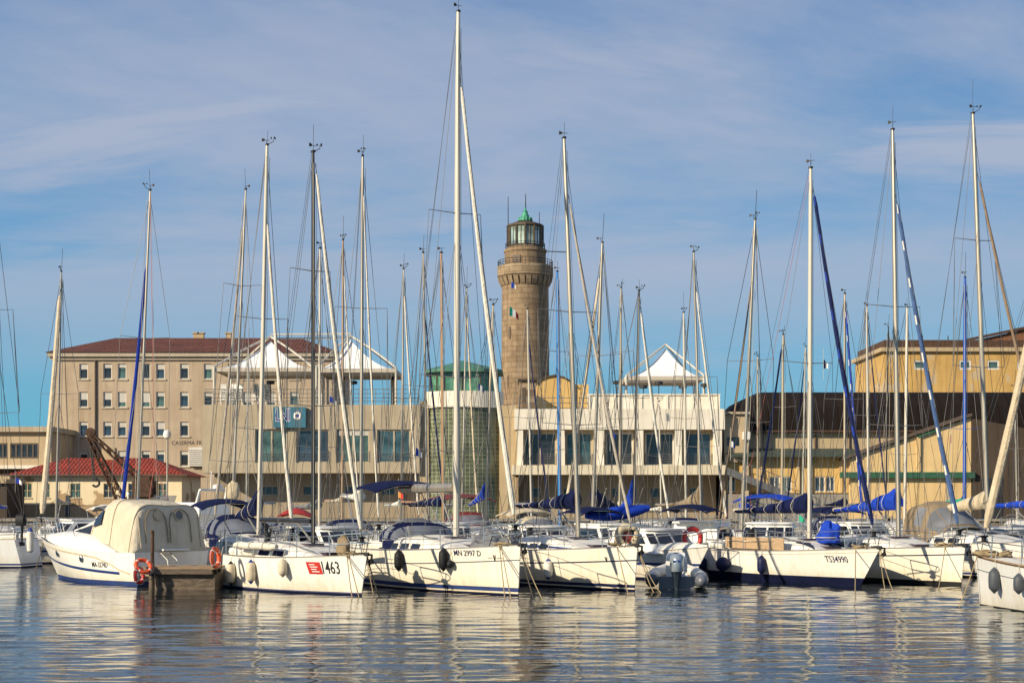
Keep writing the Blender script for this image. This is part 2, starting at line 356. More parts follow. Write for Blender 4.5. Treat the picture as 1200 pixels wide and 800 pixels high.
# thin high cloud: projected on a flat layer, streaked
za=N(nt,'ShaderNodeMath',operation='ADD'); za.inputs[1].default_value=.16; L(nt,sp.outputs['Z'],za.inputs[0])
dx=N(nt,'ShaderNodeMath',operation='DIVIDE'); L(nt,sp.outputs['X'],dx.inputs[0]); L(nt,za.outputs[0],dx.inputs[1])
dy=N(nt,'ShaderNodeMath',operation='DIVIDE'); L(nt,sp.outputs['Y'],dy.inputs[0]); L(nt,za.outputs[0],dy.inputs[1])
cb=N(nt,'ShaderNodeCombineXYZ'); L(nt,dx.outputs[0],cb.inputs[0]); L(nt,dy.outputs[0],cb.inputs[1])
def cloud_layer(scx,scy,rot,loc,sc,det,lo,hi,mx_):
    mp=N(nt,'ShaderNodeMapping'); mp.inputs['Scale'].default_value=(scx,scy,1); mp.inputs['Rotation'].default_value=(0,0,R(rot)); mp.inputs['Location'].default_value=loc
    L(nt,cb.outputs[0],mp.inputs['Vector'])
    cn=N(nt,'ShaderNodeTexNoise',Scale=sc,Detail=det,Roughness=.6,Distortion=.6); L(nt,mp.outputs[0],cn.inputs['Vector'])
    cr=N(nt,'ShaderNodeMapRange',interpolation_type='SMOOTHSTEP'); cr.inputs['From Min'].default_value=lo; cr.inputs['From Max'].default_value=hi; cr.inputs['To Max'].default_value=mx_
    L(nt,cn.outputs['Fac'],cr.inputs['Value']); return cr
c1=cloud_layer(.55,.9,-10,(1.3,.4,0),.9,8.,.37,.66,.78); c2=cloud_layer(.6,1.5,-20,(3.1,1.4,0),1.4,9.,.43,.68,.80)
cr=N(nt,'ShaderNodeMath',operation='MAXIMUM'); L(nt,c1.outputs[0],cr.inputs[0]); L(nt,c2.outputs[0],cr.inputs[1])
hf=N(nt,'ShaderNodeMapRange',interpolation_type='SMOOTHSTEP'); hf.inputs['From Min'].default_value=.05; hf.inputs['From Max'].default_value=.17; L(nt,sp.outputs['Z'],hf.inputs['Value'])
cm=N(nt,'ShaderNodeMath',operation='MULTIPLY'); L(nt,cr.outputs[0],cm.inputs[0]); L(nt,hf.outputs[0],cm.inputs[1])
m2=N(nt,'ShaderNodeMix',data_type='RGBA'); m2.inputs[7].default_value=(4.2,4.6,5.7,1); L(nt,cm.outputs[0],m2.inputs[0]); L(nt,mx.outputs[2],m2.inputs[6])
L(nt,m2.outputs[2],bg.inputs['Color'])
vs=SC.view_settings; vs.view_transform='Standard'; vs.look='None'; vs.exposure=.32; vs.gamma=1.
SC.render.engine='CYCLES'; SC.render.resolution_x=1024; SC.render.resolution_y=682

# ------------------------------------------------------------------ water
def make_water():
    ys=[]; y=14.
    while y<131: ys.append(y); y+= .055+ .0024*max(0,y-20)
    ys=[-400,-60,-10,6,11]+ys+[131.5]
    xs=[-2500,-700,-250,-120,-70]+[-46+i*.19 for i in range(485)]+[70,120,250,700,2500]
    rows=[]
    for y in ys:
        amp=1.0 if 12<y<120 else 0.
        for x in xs:
            if amp and abs(x)<46.5 and abs(x)< y*.36+4:
                f=min(1,(y-12)/4)
                pt=1.05+1.2*max(-.55,noise.noise((x*.045+7,y*.075,3.)))
                z=.016*noise.noise((x*.20+3,y*.6,0.))+pt*(.0155*noise.noise((x*.46+.13*y,y*1.15+9,4.))+.015*noise.noise((x*.85-.2*y,y*2.1,8.))+0.0125*noise.noise((x*1.7,y*3.9,2.)))
                z*=f*(1 if y<60 else max(.25,1-(y-60)/60))
            else: z=0
            rows.append((x,y,z-.0))
    nx=len(xs); fs=[(j*nx+i,j*nx+i+1,(j+1)*nx+i+1,(j+1)*nx+i) for j in range(len(ys)-1) for i in range(nx-1)]
    me=bpy.data.meshes.new('water'); me.from_pydata(rows,[],fs); me.update()
    me.polygons.foreach_set('use_smooth',[True]*len(me.polygons))
    m,nt,p=new_mat('harbour_water')
    p.inputs['Base Color'].default_value=(.006,.011,.014,1); p.inputs['Roughness'].default_value=.012; p.inputs['IOR'].default_value=1.40
    p.inputs['Specular IOR Level'].default_value=.6
    tc=N(nt,'ShaderNodeTexCoord'); mp=N(nt,'ShaderNodeMapping'); mp.inputs['Scale'].default_value=(1.6,5.2,1); L(nt,tc.outputs['Object'],mp.inputs['Vector'])
    n1=N(nt,'ShaderNodeTexNoise',Scale=1.25,Detail=4.,Roughness=.55); L(nt,mp.outputs[0],n1.inputs['Vector'])
    b=N(nt,'ShaderNodeBump',Strength=.22,Distance=.02); L(nt,n1.outputs['Fac'],b.inputs['Height']); L(nt,b.outputs[0],p.inputs['Normal'])
    me.materials.append(m)
    return struct(link('water',me))
make_water()
# quay: ground sheet, stone edge
g=MB(); g.add([(-3000,129,1.3),(3000,129,1.3),(3000,6000,1.3),(-3000,6000,1.3)],[(0,1,2,3)])
struct(g.build('ground', facade('quay_paving',(.20,.18,.155),seam=(2.,2.),seam_w=.02)))
q=MB(); q.box(-300,300,128.2,129.0,-1.5,1.12); q.box(-300,300,128.0,129.2,1.12,1.304,1)
struct(q.build('quay_wall',[facade('quay_stone',(.25,.20,.14),seam=(1.4,.55),seam_w=.03),facade('quay_coping',(.33,.29,.23),seam=(1.8,3.))]))
# ================================================================== buildings
GZ=1.3
def put(mb, name, mats, root, parent=None, smooth=35, label=None):
    o=root.location
    mb.v=[v-o for v in mb.v]
    return mb.build(name, mats, parent or root, smooth, label)
def wall(mb, x0,x1,z0,z1,y, ops=(), depth=.22, mi=0, rmi=None):
    """front wall facing the camera with real openings (reveals run back by depth)"""
    xs=sorted({x0,x1,*[o[0] for o in ops],*[o[1] for o in ops]}); zs=sorted({z0,z1,*[o[2] for o in ops],*[o[3] for o in ops]})
    xs=[x for x in xs if x0<=x<=x1]; zs=[z for z in zs if z0<=z<=z1]
    inside=lambda x,z: any(o[0]<x<o[1] and o[2]<z<o[3] for o in ops)
    for i in range(len(xs)-1):
        for j in range(len(zs)-1):
            if inside((xs[i]+xs[i+1])/2,(zs[j]+zs[j+1])/2): continue
            mb.add([(xs[i],y,zs[j]),(xs[i+1],y,zs[j]),(xs[i+1],y,zs[j+1]),(xs[i],y,zs[j+1])],[(0,1,2,3)],mi)
    for a,b,c,d in ops:
        p=[(a,y,c),(b,y,c),(b,y,d),(a,y,d)]; k=[(x,y+depth,z) for x,_,z in p]
        mb.add(p+k,[(1,0,4,5),(2,1,5,6),(3,2,6,7),(0,3,7,4)],mi if rmi is None else rmi)
def shell(mb,x0,x1,y0,y1,z0,z1,mi=0,top=True):
    """sides and back of a block whose front is a wall()"""
    mb.add([(x0,y0,z0),(x1,y0,z0),(x1,y1,z0),(x0,y1,z0),(x0,y0,z1),(x1,y0,z1),(x1,y1,z1),(x0,y1,z1)],
           [(1,2,6,5),(2,3,7,6),(3,0,4,7)]+([(4,5,6,7)] if top else []),mi)
WINC={}
def window(root, cx, y, z0, z1, w, mull=1, trans=0, fm='win_frame', gm='win_dark', fw=.07, blind=None, rail=None, parent=None):
    """frame standing in the reveal with a pane behind it; blind = lowered part 0..1"""
    h=z1-z0; key=(round(w,2),round(h,2),mull,trans,fm,fw)
    if key not in WINC:
        f=MB(); d=.05
        f.box(-w/2,-w/2+fw,-d,d,-h/2,h/2); f.box(w/2-fw,w/2,-d,d,-h/2,h/2)
        f.box(-w/2+fw,w/2-fw,-d,d,-h/2,-h/2+fw); f.box(-w/2+fw,w/2-fw,-d,d,h/2-fw,h/2)
        for i in range(mull): 
            x=-w/2+w*(i+1)/(mull+1); f.box(x-fw/2,x+fw/2,-d*.9,d*.9,-h/2+fw,h/2-fw)
        for i in range(trans):
            z=-h/2+h*(i+1)/(trans+1); f.box(-w/2+fw,w/2-fw,-d*.7,d*.7,z-fw*.35,z+fw*.35)
        p=MB(); p.add([(-w/2+.01,.02,-h/2+.01),(w/2-.01,.02,-h/2+.01),(w/2-.01,.02,h/2-.01),(-w/2+.01,.02,h/2-.01)],[(0,1,2,3)])
        WINC[key]=[f.mesh('window',fm,0),{},p]
    fme,pc,p=WINC[key]
    if gm not in pc: pc[gm]=p.mesh('pane',gm,0)
    o=link('window',fme,parent or root); o.location=Vector((cx,y,(z0+z1)/2))-root.location
    link('pane',pc[gm],o)
    if blind:
        b=MB(); b.box(-w/2+fw,w/2-fw,-.045,-.015,h/2-fw-(h-2*fw)*blind,h/2-fw); b.build('blind','blind',o,0)
    if rail:
        rr=MB()
        for k in range(7): rr.box(-w/2-.05,w/2+.05,-.24,-.215,-h/2+.1+k*.14,-h/2+.125+k*.14)
        for sx in (-1,0,1): rr.box(sx*w/2-.02,sx*w/2+.02,-.213,-.18,-h/2,-h/2+1.0)
        rr.build('balcony_rail','rail_grey',o,0)
    return o
M['win_frame']=mat('window_frame_white',(.62,.59,.53),.5,var=.1)
M['win_brown']=mat('window_frame_brown',(.10,.07,.05),.6,var=.2)
M['win_tan']=mat('window_frame_tan',(.44,.37,.26),.6,var=.15)
M['blind']=mat('roller_blind',(.50,.48,.43),.7,var=.12,stretch=(.4,.4,8),scale=3)
M['rail_grey']=mat('grey_railing',(.16,.16,.16),.5,.3,var=.2)
M['win_dark']=glass('window_dark',(.022,.025,.03)); M['win_blue']=glass('window_bluish',(.03,.05,.075)); M['win_green']=glass('window_greenish',(.06,.11,.10)); M['win_teal']=glass('window_teal',(.04,.09,.11))
M['roof_red']=tile_roof('roof_tiles_brown_red',(.17,.052,.03)); M['roof_red2']=tile_roof('roof_tiles_bright_red',(.36,.045,.02))
M['barr']=facade('barracks_render',(.48,.385,.28),amt=.7,scale=.22)
M['barr_trim']=facade('barracks_cornice',(.46,.40,.31),amt=.4)
M['house']=facade('house_plaster',(.80,.68,.46),amt=.3,scale=.3,patch=((.40,.275,.15),.36,.535))
M['house_base']=facade('house_base_plaster',(.42,.30,.18),amt=.5)
M['shed']=facade('shed_render',(.50,.39,.25),amt=.5)
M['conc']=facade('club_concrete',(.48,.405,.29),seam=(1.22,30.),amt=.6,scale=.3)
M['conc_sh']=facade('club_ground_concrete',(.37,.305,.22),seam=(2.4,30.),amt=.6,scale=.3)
M['pale']=facade('pale_render',(.80,.75,.64),amt=.5,scale=.3)
M['pale_tan']=facade('tan_render',(.46,.36,.22),amt=.4,scale=.3)
M['slab']=facade('cream_slab',(.72,.64,.48),seam=(.62,30.),seam_w=.02,amt=.35)
M['yellow']=facade('ochre_render',(.66,.44,.16),amt=.55,scale=.25)
M['yellow_old']=facade('old_ochre_render',(.56,.36,.12),amt=.7,scale=.28,patch=((.47,.36,.22),.22,.54))
M['cream']=facade('cream_render',(.70,.51,.25),amt=.5,scale=.2)
M['grey_base']=facade('grey_cement',(.30,.28,.25),amt=.4)
M['darkbrown']=facade('dark_brown_seamed',(.085,.065,.05),seam=(.9,40.),amt=.6,scale=.3)
M['vault']=facade('dark_vault_sheet',(.016,.012,.0105),seam=(1.0,60.),seam_w=.03,amt=.6,scale=.15,rough=.8)
for k_ in ('vault','darkbrown'): M[k_].node_tree.nodes['Principled BSDF'].inputs['Specular IOR Level'].default_value=.08
M['green_trim']=mat('green_sheet',(.025,.10,.055),.6,var=.25,scale=2)
M['brick_old']=facade('old_brick_gable',(.26,.12,.06),amt=.7,scale=.4,seam=(.5,.25),seam_w=.02)
M['stone']=ashlar('lighthouse_stone',(.31,.222,.138)); M['stone_trim']=ashlar('lighthouse_trim',(.34,.255,.165))
M['copper']=mat('green_copper',(.05,.28,.17),.6,.1,var=.3,scale=2); M['bronze']=mat('lantern_bronze',(.09,.065,.04),.55,.3,var=.3,scale=3)
M['pane_aqua']=glass('lantern_glass',(.45,.60,.52),.12,.5); M['lens']=mat('lantern_lens',(.62,.72,.66),.2,var=.1)
M['tent']=mat('tent_membrane',(.80,.79,.77),.6,var=.06,scale=1.2,bump=.15,bscale=2); M['tent_under']=mat('tent_valance',(.50,.44,.36),.7,var=.1)
M['sign_teal']=mat('sign_teal',(.035,.15,.22),.5,var=.12,scale=2); M['sign_blue']=mat('sign_blue',(.012,.03,.26),.5,var=.1)
M['green_glass']=glass('pavilion_green_glass',(.10,.28,.18),.1,.15); M['green_roof']=mat('pavilion_green_roof',(.06,.18,.125),.5,var=.25,scale=1.5)
def glassblock():
    m,nt,p=new_mat('glass_block'); tc=N(nt,'ShaderNodeTexCoord'); sp=N(nt,'ShaderNodeSeparateXYZ'); L(nt,tc.outputs['Object'],sp.inputs[0])
    cb=N(nt,'ShaderNodeCombineXYZ'); L(nt,sp.outputs['X'],cb.inputs[0]); L(nt,sp.outputs['Z'],cb.inputs[1])
    br=N(nt,'ShaderNodeTexBrick',offset=0.); br.inputs['Scale'].default_value=1; br.inputs['Brick Width'].default_value=.36; br.inputs['Row Height'].default_value=.36
    br.inputs['Mortar Size'].default_value=.035; br.inputs['Color1'].default_value=(.12,.14,.075,1); br.inputs['Color2'].default_value=(.07,.085,.045,1); br.inputs['Mortar'].default_value=(.25,.25,.17,1)
    L(nt,cb.outputs[0],br.inputs['Vector'])
    n1=N(nt,'ShaderNodeTexNoise',Scale=.5,Detail=6.); L(nt,tc.outputs['Object'],n1.inputs['Vector'])
    r=N(nt,'ShaderNodeMapRange'); r.inputs['From Min'].default_value=.3; r.inputs['From Max'].default_value=.7; r.inputs['To Min'].default_value=.5; r.inputs['To Max'].default_value=1.5; L(nt,n1.outputs['Fac'],r.inputs['Value'])
    sc=N(nt,'ShaderNodeVectorMath',operation='SCALE'); L(nt,br.outputs['Color'],sc.inputs[0]); L(nt,r.outputs[0],sc.inputs['Scale']); L(nt,sc.outputs[0],p.inputs['Base Color'])
    rr=N(nt,'ShaderNodeMapRange'); rr.inputs['To Min'].default_value=.18; rr.inputs['To Max'].default_value=.8; L(nt,br.outputs['Fac'],rr.inputs['Value']); L(nt,rr.outputs[0],p.inputs['Roughness'])
    b=N(nt,'ShaderNodeBump',Strength=.6,Distance=.03); L(nt,br.outputs['Fac'],b.inputs['Height']); L(nt,b.outputs[0],p.inputs['Normal'])
    M['glassblock']=m
glassblock()
GM=['win_dark','win_dark','win_blue','win_green']
rnd=random.Random(3)

# ---- barracks
d=170.; x0,x1=X(62,d),X(392,d); ze=Z(418,d); D=16.
b=thing('barracks','four-storey beige barracks with brown tiled hip roof and rows of small windows','building',(x0,d,GZ))
rows=[(426,444),(459,477),(494,511),(528,546)]; cols=[98,126,143,171,188,216,244,272,290,318,345,372]
ops=[]; wins=[]
for ri,(a,c) in enumerate(rows):
    for cx in cols:
        if ri==3 and cx==216: pass
        o=(X(cx-5,d),X(cx+5,d),Z(c,d),Z(a,d)); ops.append(o); wins.append((cx,a,c))
w=MB(); wall(w,x0,x1,GZ,ze,d,ops,.3); shell(w,x0,x1,d,d+D,GZ,ze); put(w,'wall','barr',b)
for cx,a,c in wins:
    window(b,X(cx,d),d+.18,Z(c,d),Z(a,d),X(cx+5,d)-X(cx-5,d),0,0,gm=rnd.choice(['win_dark','win_dark','win_blue','win_green']),fw=.10,blind=rnd.choice([.2,.22,.25,.28,.5,.24,.7,None,.35]))
for cx,a,c in wins:
    s=MB(); s.box(X(cx-7,d),X(cx+7,d),d-.10,d-.003,Z(c,d)-.16,Z(c,d)-.004); put(s,'window_sill','barr_trim',b)
s=MB(); s.box(x0-.5,x1+.5,d-.55,d+D+.5,ze+.003,ze+.45); s.box(x0-.25,x1+.25,d-.25,d-.004,ze-.35,ze); put(s,'cornice','barr_trim',b)
r=MB(); zr=Z(396,d+D/2); rx0,rx1=X(135,d+D/2),X(352,d+D/2); e=.7; z_=ze+.453
r.add([(x0-e,d-e,z_),(x1+e,d-e,z_),(x1+e,d+D+e,z_),(x0-e,d+D+e,z_),(rx0,d+D/2,zr),(rx1,d+D/2,zr)],[(0,1,5,4),(1,2,5),(2,3,4,5),(3,0,4)])
rf=put(r,'roof','roof_red',b,smooth=0)
for px in (230,236,268):
    c=MB(); yy=d+D/2+.6; c.box(X(px,yy)-.3,X(px,yy)+.3,yy-.3,yy+.3,zr-.6,zr+.55); c.box(X(px,yy)-.4,X(px,yy)+.4,yy-.4,yy+.4,zr+.553,zr+.7); put(c,'chimney','pale_tan',b,rf)
pp=MB(); pp.tube([(X(112,d),d-.12,GZ),(X(112,d),d-.12,ze-.4)],.1,8); put(pp,'drainpipe','win_brown',b)
vs_,fs_=text_mesh('CASERMA FRATELLI',.62,.95)
t=MB(); cx=X(196,d); t.add([(cx+vx+3.05,d-.012,Z(519,d)+vy) for vx,vy in vs_],fs_); put(t,'lettering','ink_black',b,smooth=0)
lv=MB(); lx0,lx1=X(222,d),X(240,d)
for k in range(9): zz=Z(546,d)+k*.22; lv.box(lx0,lx1,d-.5,d-.42,zz,zz+.12)
lv.box(lx0,lx1,d-.40,d-.006,Z(546,d),Z(524,d)); put(lv,'louvre_screen','win_frame',b)

# ---- low house with red roof
d=148.; x0,x1=X(12,d),X(213,d); ze=Z(557,d); D=9.
b=thing('harbour_house','low cream house with flaking plaster and bright red tiled roof','house',(x0,d,GZ))
ops=[]; wl=[]
for a,c,w_ in ((27,37,2),(52,58,1),(83,94,2),(122,132,2),(151,161,2),(186,196,2)):
    ops.append((X(a-.6,d),X(c+.6,d),Z(583,d),Z(566,d))); wl.append((a,c,w_))
w=MB(); zb=GZ+1.15; wall(w,x0,x1,zb,ze,d,ops,.25); shell(w,x0,x1,d,d+D,GZ,ze); wall(w,x0,x1,GZ,zb,d-.03,(),.0,1); w.box(x0,x1,d-.03,d-.002,zb-.06,zb,1); put(w,'wall',['house','house_base'],b)
for a,c,w_ in wl:
    window(b,X((a+c)/2,d),d+.12,Z(583,d),Z(566,d),X(c+.6,d)-X(a-.6,d),w_-1,1,fm='win_tan',gm=rnd.choice(GM),fw=.08)
    s=MB(); fr=.09; s.box(X(a,d)-fr,X(c,d)+fr,d-.05,d-.003,Z(583,d)-.12,Z(583,d)-.003); put(s,'window_sill','win_tan',b)
dr=MB(); dr.box(X(77,d),X(82,d),d-.06,d-.035,GZ+.02,GZ+2.1); put(dr,'door','greyrub',b)
r=MB(); e=.6; zr=Z(540,d+D/2)+.3; r.add([(x0-e,d-e,ze),(x1+e,d-e,ze),(x1+e,d+D+e,ze),(x0-e,d+D+e,ze),(X(63,d),d+D/2,zr),(X(166,d),d+D/2,zr)],[(0,1,5,4),(1,2,5),(2,3,4,5),(3,0,4),(0,3,2,1)])
rf=put(r,'roof','roof_red2',b,smooth=0)
g=MB(); g.tube([(x0-e,d-e-.05,ze+.02),(x1+e,d-e-.05,ze+.02)],.09,6); put(g,'gutter','win_brown',b)
c=MB(); c.box(X(111,d)-.4,X(117,d)+.4,d+D/2-.5,d+D/2+.4,zr-1.2,zr+1.0); put(c,'chimney','pale_tan',b,rf)
pp=MB(); pp.tube([(x0+.2,d-.1,GZ),(x0+.2,d-.1,ze-.1)],.09,8); put(pp,'drainpipe','pale',b)

# ---- far-left workshop
d=162.; x0,x1=X(-150,d),X(60,d); zt=Z(506,d)
b=thing('workshop','flat-roofed tan workshop with strip window behind the red-roofed house','building',(x0,d,GZ))
ops=[(X(a,d),X(c,d),Z(537,d),Z(519,d)) for a,c in ((-60,-20),(-8,9),(12,45))]
w=MB(); wall(w,x0,x1,Z(545,d),zt,d,ops,.25); wall(w,x0,x1,GZ,Z(556,d),d+.0,(),0,0); wall(w,x0,x1,Z(556,d),Z(545,d),d+.4,(),0,1)
w.box(x0,x1,d+.0,d+.4,Z(556,d)-.05,Z(556,d)-.001,0); shell(w,x0,x1,d,d+14,GZ,zt); put(w,'wall',['shed','darkbrown'],b)
for a,c,n in ((-60,-20,4),(-8,9,2),(12,45,4)): window(b,X((a+c)/2,d),d+.12,Z(537,d),Z(519,d),X(c,d)-X(a,d),n,0,fm='win_brown',gm='win_dark',fw=.16)
s=MB(); s.box(x0-.4,x1+.3,d-.6,d+14.3,zt+.003,zt+.55); put(s,'roof','conc',b)
s=MB(); s.box(x0,x1,d-.3,d-.003,Z(549,d),Z(545,d)); put(s,'canopy','pale',b)
# low shed at the frame edge
d2=140.; b=thing('quay_shed','dark brown corrugated quay shed with pale roof edge at the left end','shed',(X(-40,d2),d2,GZ))
s=MB(); s.box(X(-90,d2),X(8,d2),d2,d2+5,GZ,Z(566,d2)); put(s,'wall','darkbrown',b)
s=MB(); s.box(X(-92,d2),X(9,d2),d2-.4,d2+5.2,Z(566,d2)+.003,Z(561,d2)); put(s,'roof','pale_tan',b)

# ---- sailing club, concrete block with terrace
d=131.; x0,x1=X(237,d),X(492,d); zt=Z(474,d); zb=Z(554,d); D=12.; rec=3.2
b=thing('club_building','concrete club building with overhanging upper floor and blue sign on its front','building',(x0,d,GZ))
bays=[(299,337),(347,386),(394,433),(442,481)]
ops=[(X(a,d),X(c,d),Z(542,d),Z(503,d)) for a,c in bays]
w=MB(); wall(w,x0,x1,zb,zt,d,ops,.3); shell(w,x0,x1,d,d+D,zb,zt,0,False); w.add([(x0,d,zb),(x1,d,zb),(x1,d+D,zb),(x0,d+D,zb)],[(0,1,2,3)],0)
tz=zt-.12; w.add([(x0,d+.2,tz),(x1,d+.2,tz),(x1,d+D,tz),(x0,d+D,tz)],[(0,1,2,3)],0); w.add([(x0,d,zt),(x1,d,zt),(x1,d+.2,zt),(x0,d+.2,zt),(x1,d+.2,tz),(x0,d+.2,tz)],[(0,1,2,3),(3,2,4,5)],0)
put(w,'upper_wall','conc',b)
g2=d+rec; gw=[(X(a,g2),X(c,g2),Z(580,g2),Z(569,g2)) for a,c in ((306,326),(355,372),(404,422),(447,463))]
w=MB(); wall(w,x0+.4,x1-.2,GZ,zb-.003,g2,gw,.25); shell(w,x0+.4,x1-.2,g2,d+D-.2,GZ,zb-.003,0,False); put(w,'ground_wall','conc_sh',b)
for o in gw: window(b,(o[0]+o[1])/2,g2+.14,o[2],o[3],o[1]-o[0],0,0,fm='win_tan',gm='win_dark',fw=.08)
for i,(a,c) in enumerate(bays):
    window(b,X((a+c)/2,d),d+.2,Z(542,d),Z(503,d),X(c,d)-X(a,d),1,0,fm='win_tan',gm=['win_green','win_blue','win_green','win_teal'][i],fw=.13,rail=True,blind=[.0,.0,.15,.0][i] or None)
sg=MB(); sd_=d-.42; sx0,sx1,sz0,sz1=X(321,d),X(359,d),Z(501,d),Z(477,d); sg.box(sx0,sx1,sd_,d-.1,sz0,sz1); sg.box(sx0+.3,sx0+.4,d-.1,d+.02,sz0+.3,sz1-.3); sg.box(sx1-.4,sx1-.3,d-.1,d+.02,sz0+.3,sz1-.3)
sgn=put(sg,'sign','sign_teal',b)
def lets(s,size,cx,cz,y,m_,name,xs=1.,bold=0.,parent=None):
    v_,f_=text_mesh(s,size,xs,bold); t=MB(); t.add([(cx+p,y,cz+q) for p,q in v_],f_); return put(t,name,m_,b,parent,smooth=0)
lx=X(333.5,d); lz=Z(487,d)

for ch_,cp in (('L',326.5),('N',333.2),('I',339.6)):
    lets(ch_,1.5,X(cp,d),lz,sd_-.006,'white','lettering',.62,.055,sgn); lets(ch_,1.5,X(cp,d),lz,sd_-.012,'sign_blue','lettering',.62,.0,sgn)
ex,ez=X(349.5,d),Z(487.5,d); em=MB(); em.torus((ex,sd_-.02,ez),.25,.10,24,8,Vector((0,1,0)),flat=.3); em.box(ex-.05,ex+.05,sd_-.02,sd_-.003,ez+.38,ez+.58); put(em,'emblem','white',b,sgn)
em=MB(); em.lathe([(.19,-.0),(.19,.015)],20,(ex,sd_-.02,ez),axis='y'); put(em,'emblem_disc','sign_blue',b,sgn)
# ---- turret with glass-block front and green glass pavilion
d=131.6; cx=X(541,d); x0,x1=X(492,d),X(605,d); zt=Z(478,d)
b=thing('stair_turret','rounded stair turret of green glass blocks with green glazed pavilion on top','building',(cx,d,GZ))
def arc(xa,xb,y,bulge,n=14):
    return [((xa+(xb-xa)*i/n), y-bulge*(1-((2*i/n)-1)**2)) for i in range(n+1)]
w=MB(); w.box(x0+.003,x1-.003,d+.3,d+9,GZ,Z(474,d)); w.box(X(585,d),x1-.003,d-.35,d+.298,GZ,Z(475,d)); w.box(x0+.003,X(503,d),d-.2,d+.298,GZ,Z(470,d)); put(w,'wall','pale_tan',b)
gb=MB(); a=arc(X(502.5,d),X(585,d),d,1.3); gb.rings([[(x,y,GZ),(x,y,zt)] for x,y in a],closed=False); put(gb,'glass_block_front','glassblock',b,smooth=60)
pb=MB(); a=arc(X(499,d),X(590,d),d-.12,1.4); pb.rings([[(x,y,zt),(x,y,Z(459,d)),(x,y+.25,Z(459,d)),(x,y+.25,zt)] for x,y in a],closed=True); put(pb,'parapet','pale',b,smooth=60)
pv=d+1.; px0,px1=X(503,pv),X(583,pv); zz0,zz1=Z(463,pv),Z(436,pv)
hexp=[(px0,pv+1.2),(X(520,pv),pv),(X(563,pv),pv),(px1,pv+1.2),(px1,pv+4.5),(px0,pv+4.5)]
for i in range(5):
    (ax,ay),(bx,by)=hexp[i],hexp[i+1]; g=MB(); g.add([(ax,ay,zz0),(bx,by,zz0),(bx,by,zz1),(ax,ay,zz1)],[(0,1,2,3)]); put(g,'glass_panel','green_glass',b,smooth=0)
mu=MB()
for i in range(6):
    (ax,ay),(bx,by)=hexp[i],hexp[(i+1)%6]
    for k in range(2): t_=k/2; mu.tube([(ax+(bx-ax)*t_,ay+(by-ay)*t_-.03,zz0),(ax+(bx-ax)*t_,ay+(by-ay)*t_-.03,zz1)],.07,6)
put(mu,'mullions','bronze',b)
rf=MB(); rc=(X(541,pv),pv+2.5,Z(419,pv)); hv=[(X(497,pv),pv+.8),(X(517,pv),pv-.6),(X(567,pv),pv-.6),(X(589,pv),pv+.8),(X(589,pv),pv+5),(X(497,pv),pv+5)]
rf.add([(x,y,zz1+.02) for x,y in hv]+[(x,y,zz1+.28) for x,y in hv]+[rc],[(i,(i+1)%6,6+(i+1)%6,6+i) for i in range(6)]+[(6+i,6+(i+1)%6,12) for i in range(6)]+[(5,4,3,2,1,0)]); put(rf,'roof','green_roof',b,smooth=0)

# ---- white building with bays
d=130.; x0,x1=X(604,d),X(848,d); zt=Z(479,d); D=12.
b=thing('terrace_building','white modern building with tall bay windows and a cream slab over its recessed ground floor','building',(x0,d,GZ))
up=d+1.0; zs0,zs1=Z(556,d),Z(545,d); zp=Z(503,d)
bays=[(614,652),(663,694),(710,742),(756,790),(803,834)]
zz0,zz1=zs1,Z(506,d)
ops=[(X(a,up),X(c,up),zz0+.02,zz1) for a,c in bays]
w=MB(); wall(w,x0,x1,zs1+.003,zp,up,ops,.3,0); shell(w,x0,x1,up,d+D,zs1+.003,zp,0,False); put(w,'upper_wall','pale_tan',b)
w=MB(); w.box(x0-.1,x1+.1,d-.05,d+.35,zp+.003,zt); w.box(x0-.1,x0+.3,d+.353,d+D,zp+.003,zt); w.box(x1-.3,x1+.1,d+.353,d+D,zp+.003,zt); w.box(x0,x1,d+.353,d+D,zp+.006,zp+.3); put(w,'parapet','pale',b)
s=MB(); s.box(x0-.3,x1+.2,d-.7,d+D,zs0,zs1); put(s,'floor_slab','slab',b)
for a,c in ((606,613),(653,662),(700,708),(745,754),(791,799),(837,846)):
    pl=MB(); pl.box(X(a,d),X(c,d),d+.05,up-.003,zs1+.003,zp); put(pl,'pilaster','pale',b)
for i,(a,c) in enumerate(bays):
    window(b,X((a+c)/2,up),up+.15,zz0+.02,zz1,X(c,up)-X(a,up),1,0,fm='win_frame' if i in (2,3) else 'win_tan',gm=['win_dark','win_teal','win_dark','win_dark','win_blue'][i],fw=.13,rail=True)
g2=d+3.4; gw=[(X(a,g2),X(c,g2),Z(583,g2),Z(571,g2)) for a,c in ((622,634),(660,672),(717,731),(762,776),(808,822))]
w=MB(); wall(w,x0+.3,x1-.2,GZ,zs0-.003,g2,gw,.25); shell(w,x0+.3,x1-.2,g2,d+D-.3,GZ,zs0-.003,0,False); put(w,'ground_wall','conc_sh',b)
for o in gw: window(b,(o[0]+o[1])/2,g2+.14,o[2],o[3],o[1]-o[0],0,0,fm='win_tan',gm='win_dark',fw=.07)
py_=d+4; w=MB()
tx0,tx1=X(690,py_),X(842,py_)
w.box(tx0,tx1,py_,py_+.25,zp+.31,Z(463,py_)); 
for k in range(6): xx=tx0+(tx1-tx0)*k/5.; w.box(xx-.12,xx+.12,py_-.1,py_-.003,zp+.31,Z(463,py_)); 
w.box(tx0-.15,tx1+.15,py_-.13,py_+.3,Z(463,py_)+.003,Z(461.5,py_)+.003); put(w,'terrace_wall','pale',b)
rl=MB()
for k in range(3): rl.tube([(X(608,d+1.5),d+1.5,Z(478-k*6,d+1.5)),(X(690,d+1.5),d+1.5,Z(478-k*6,d+1.5))],.03,5)
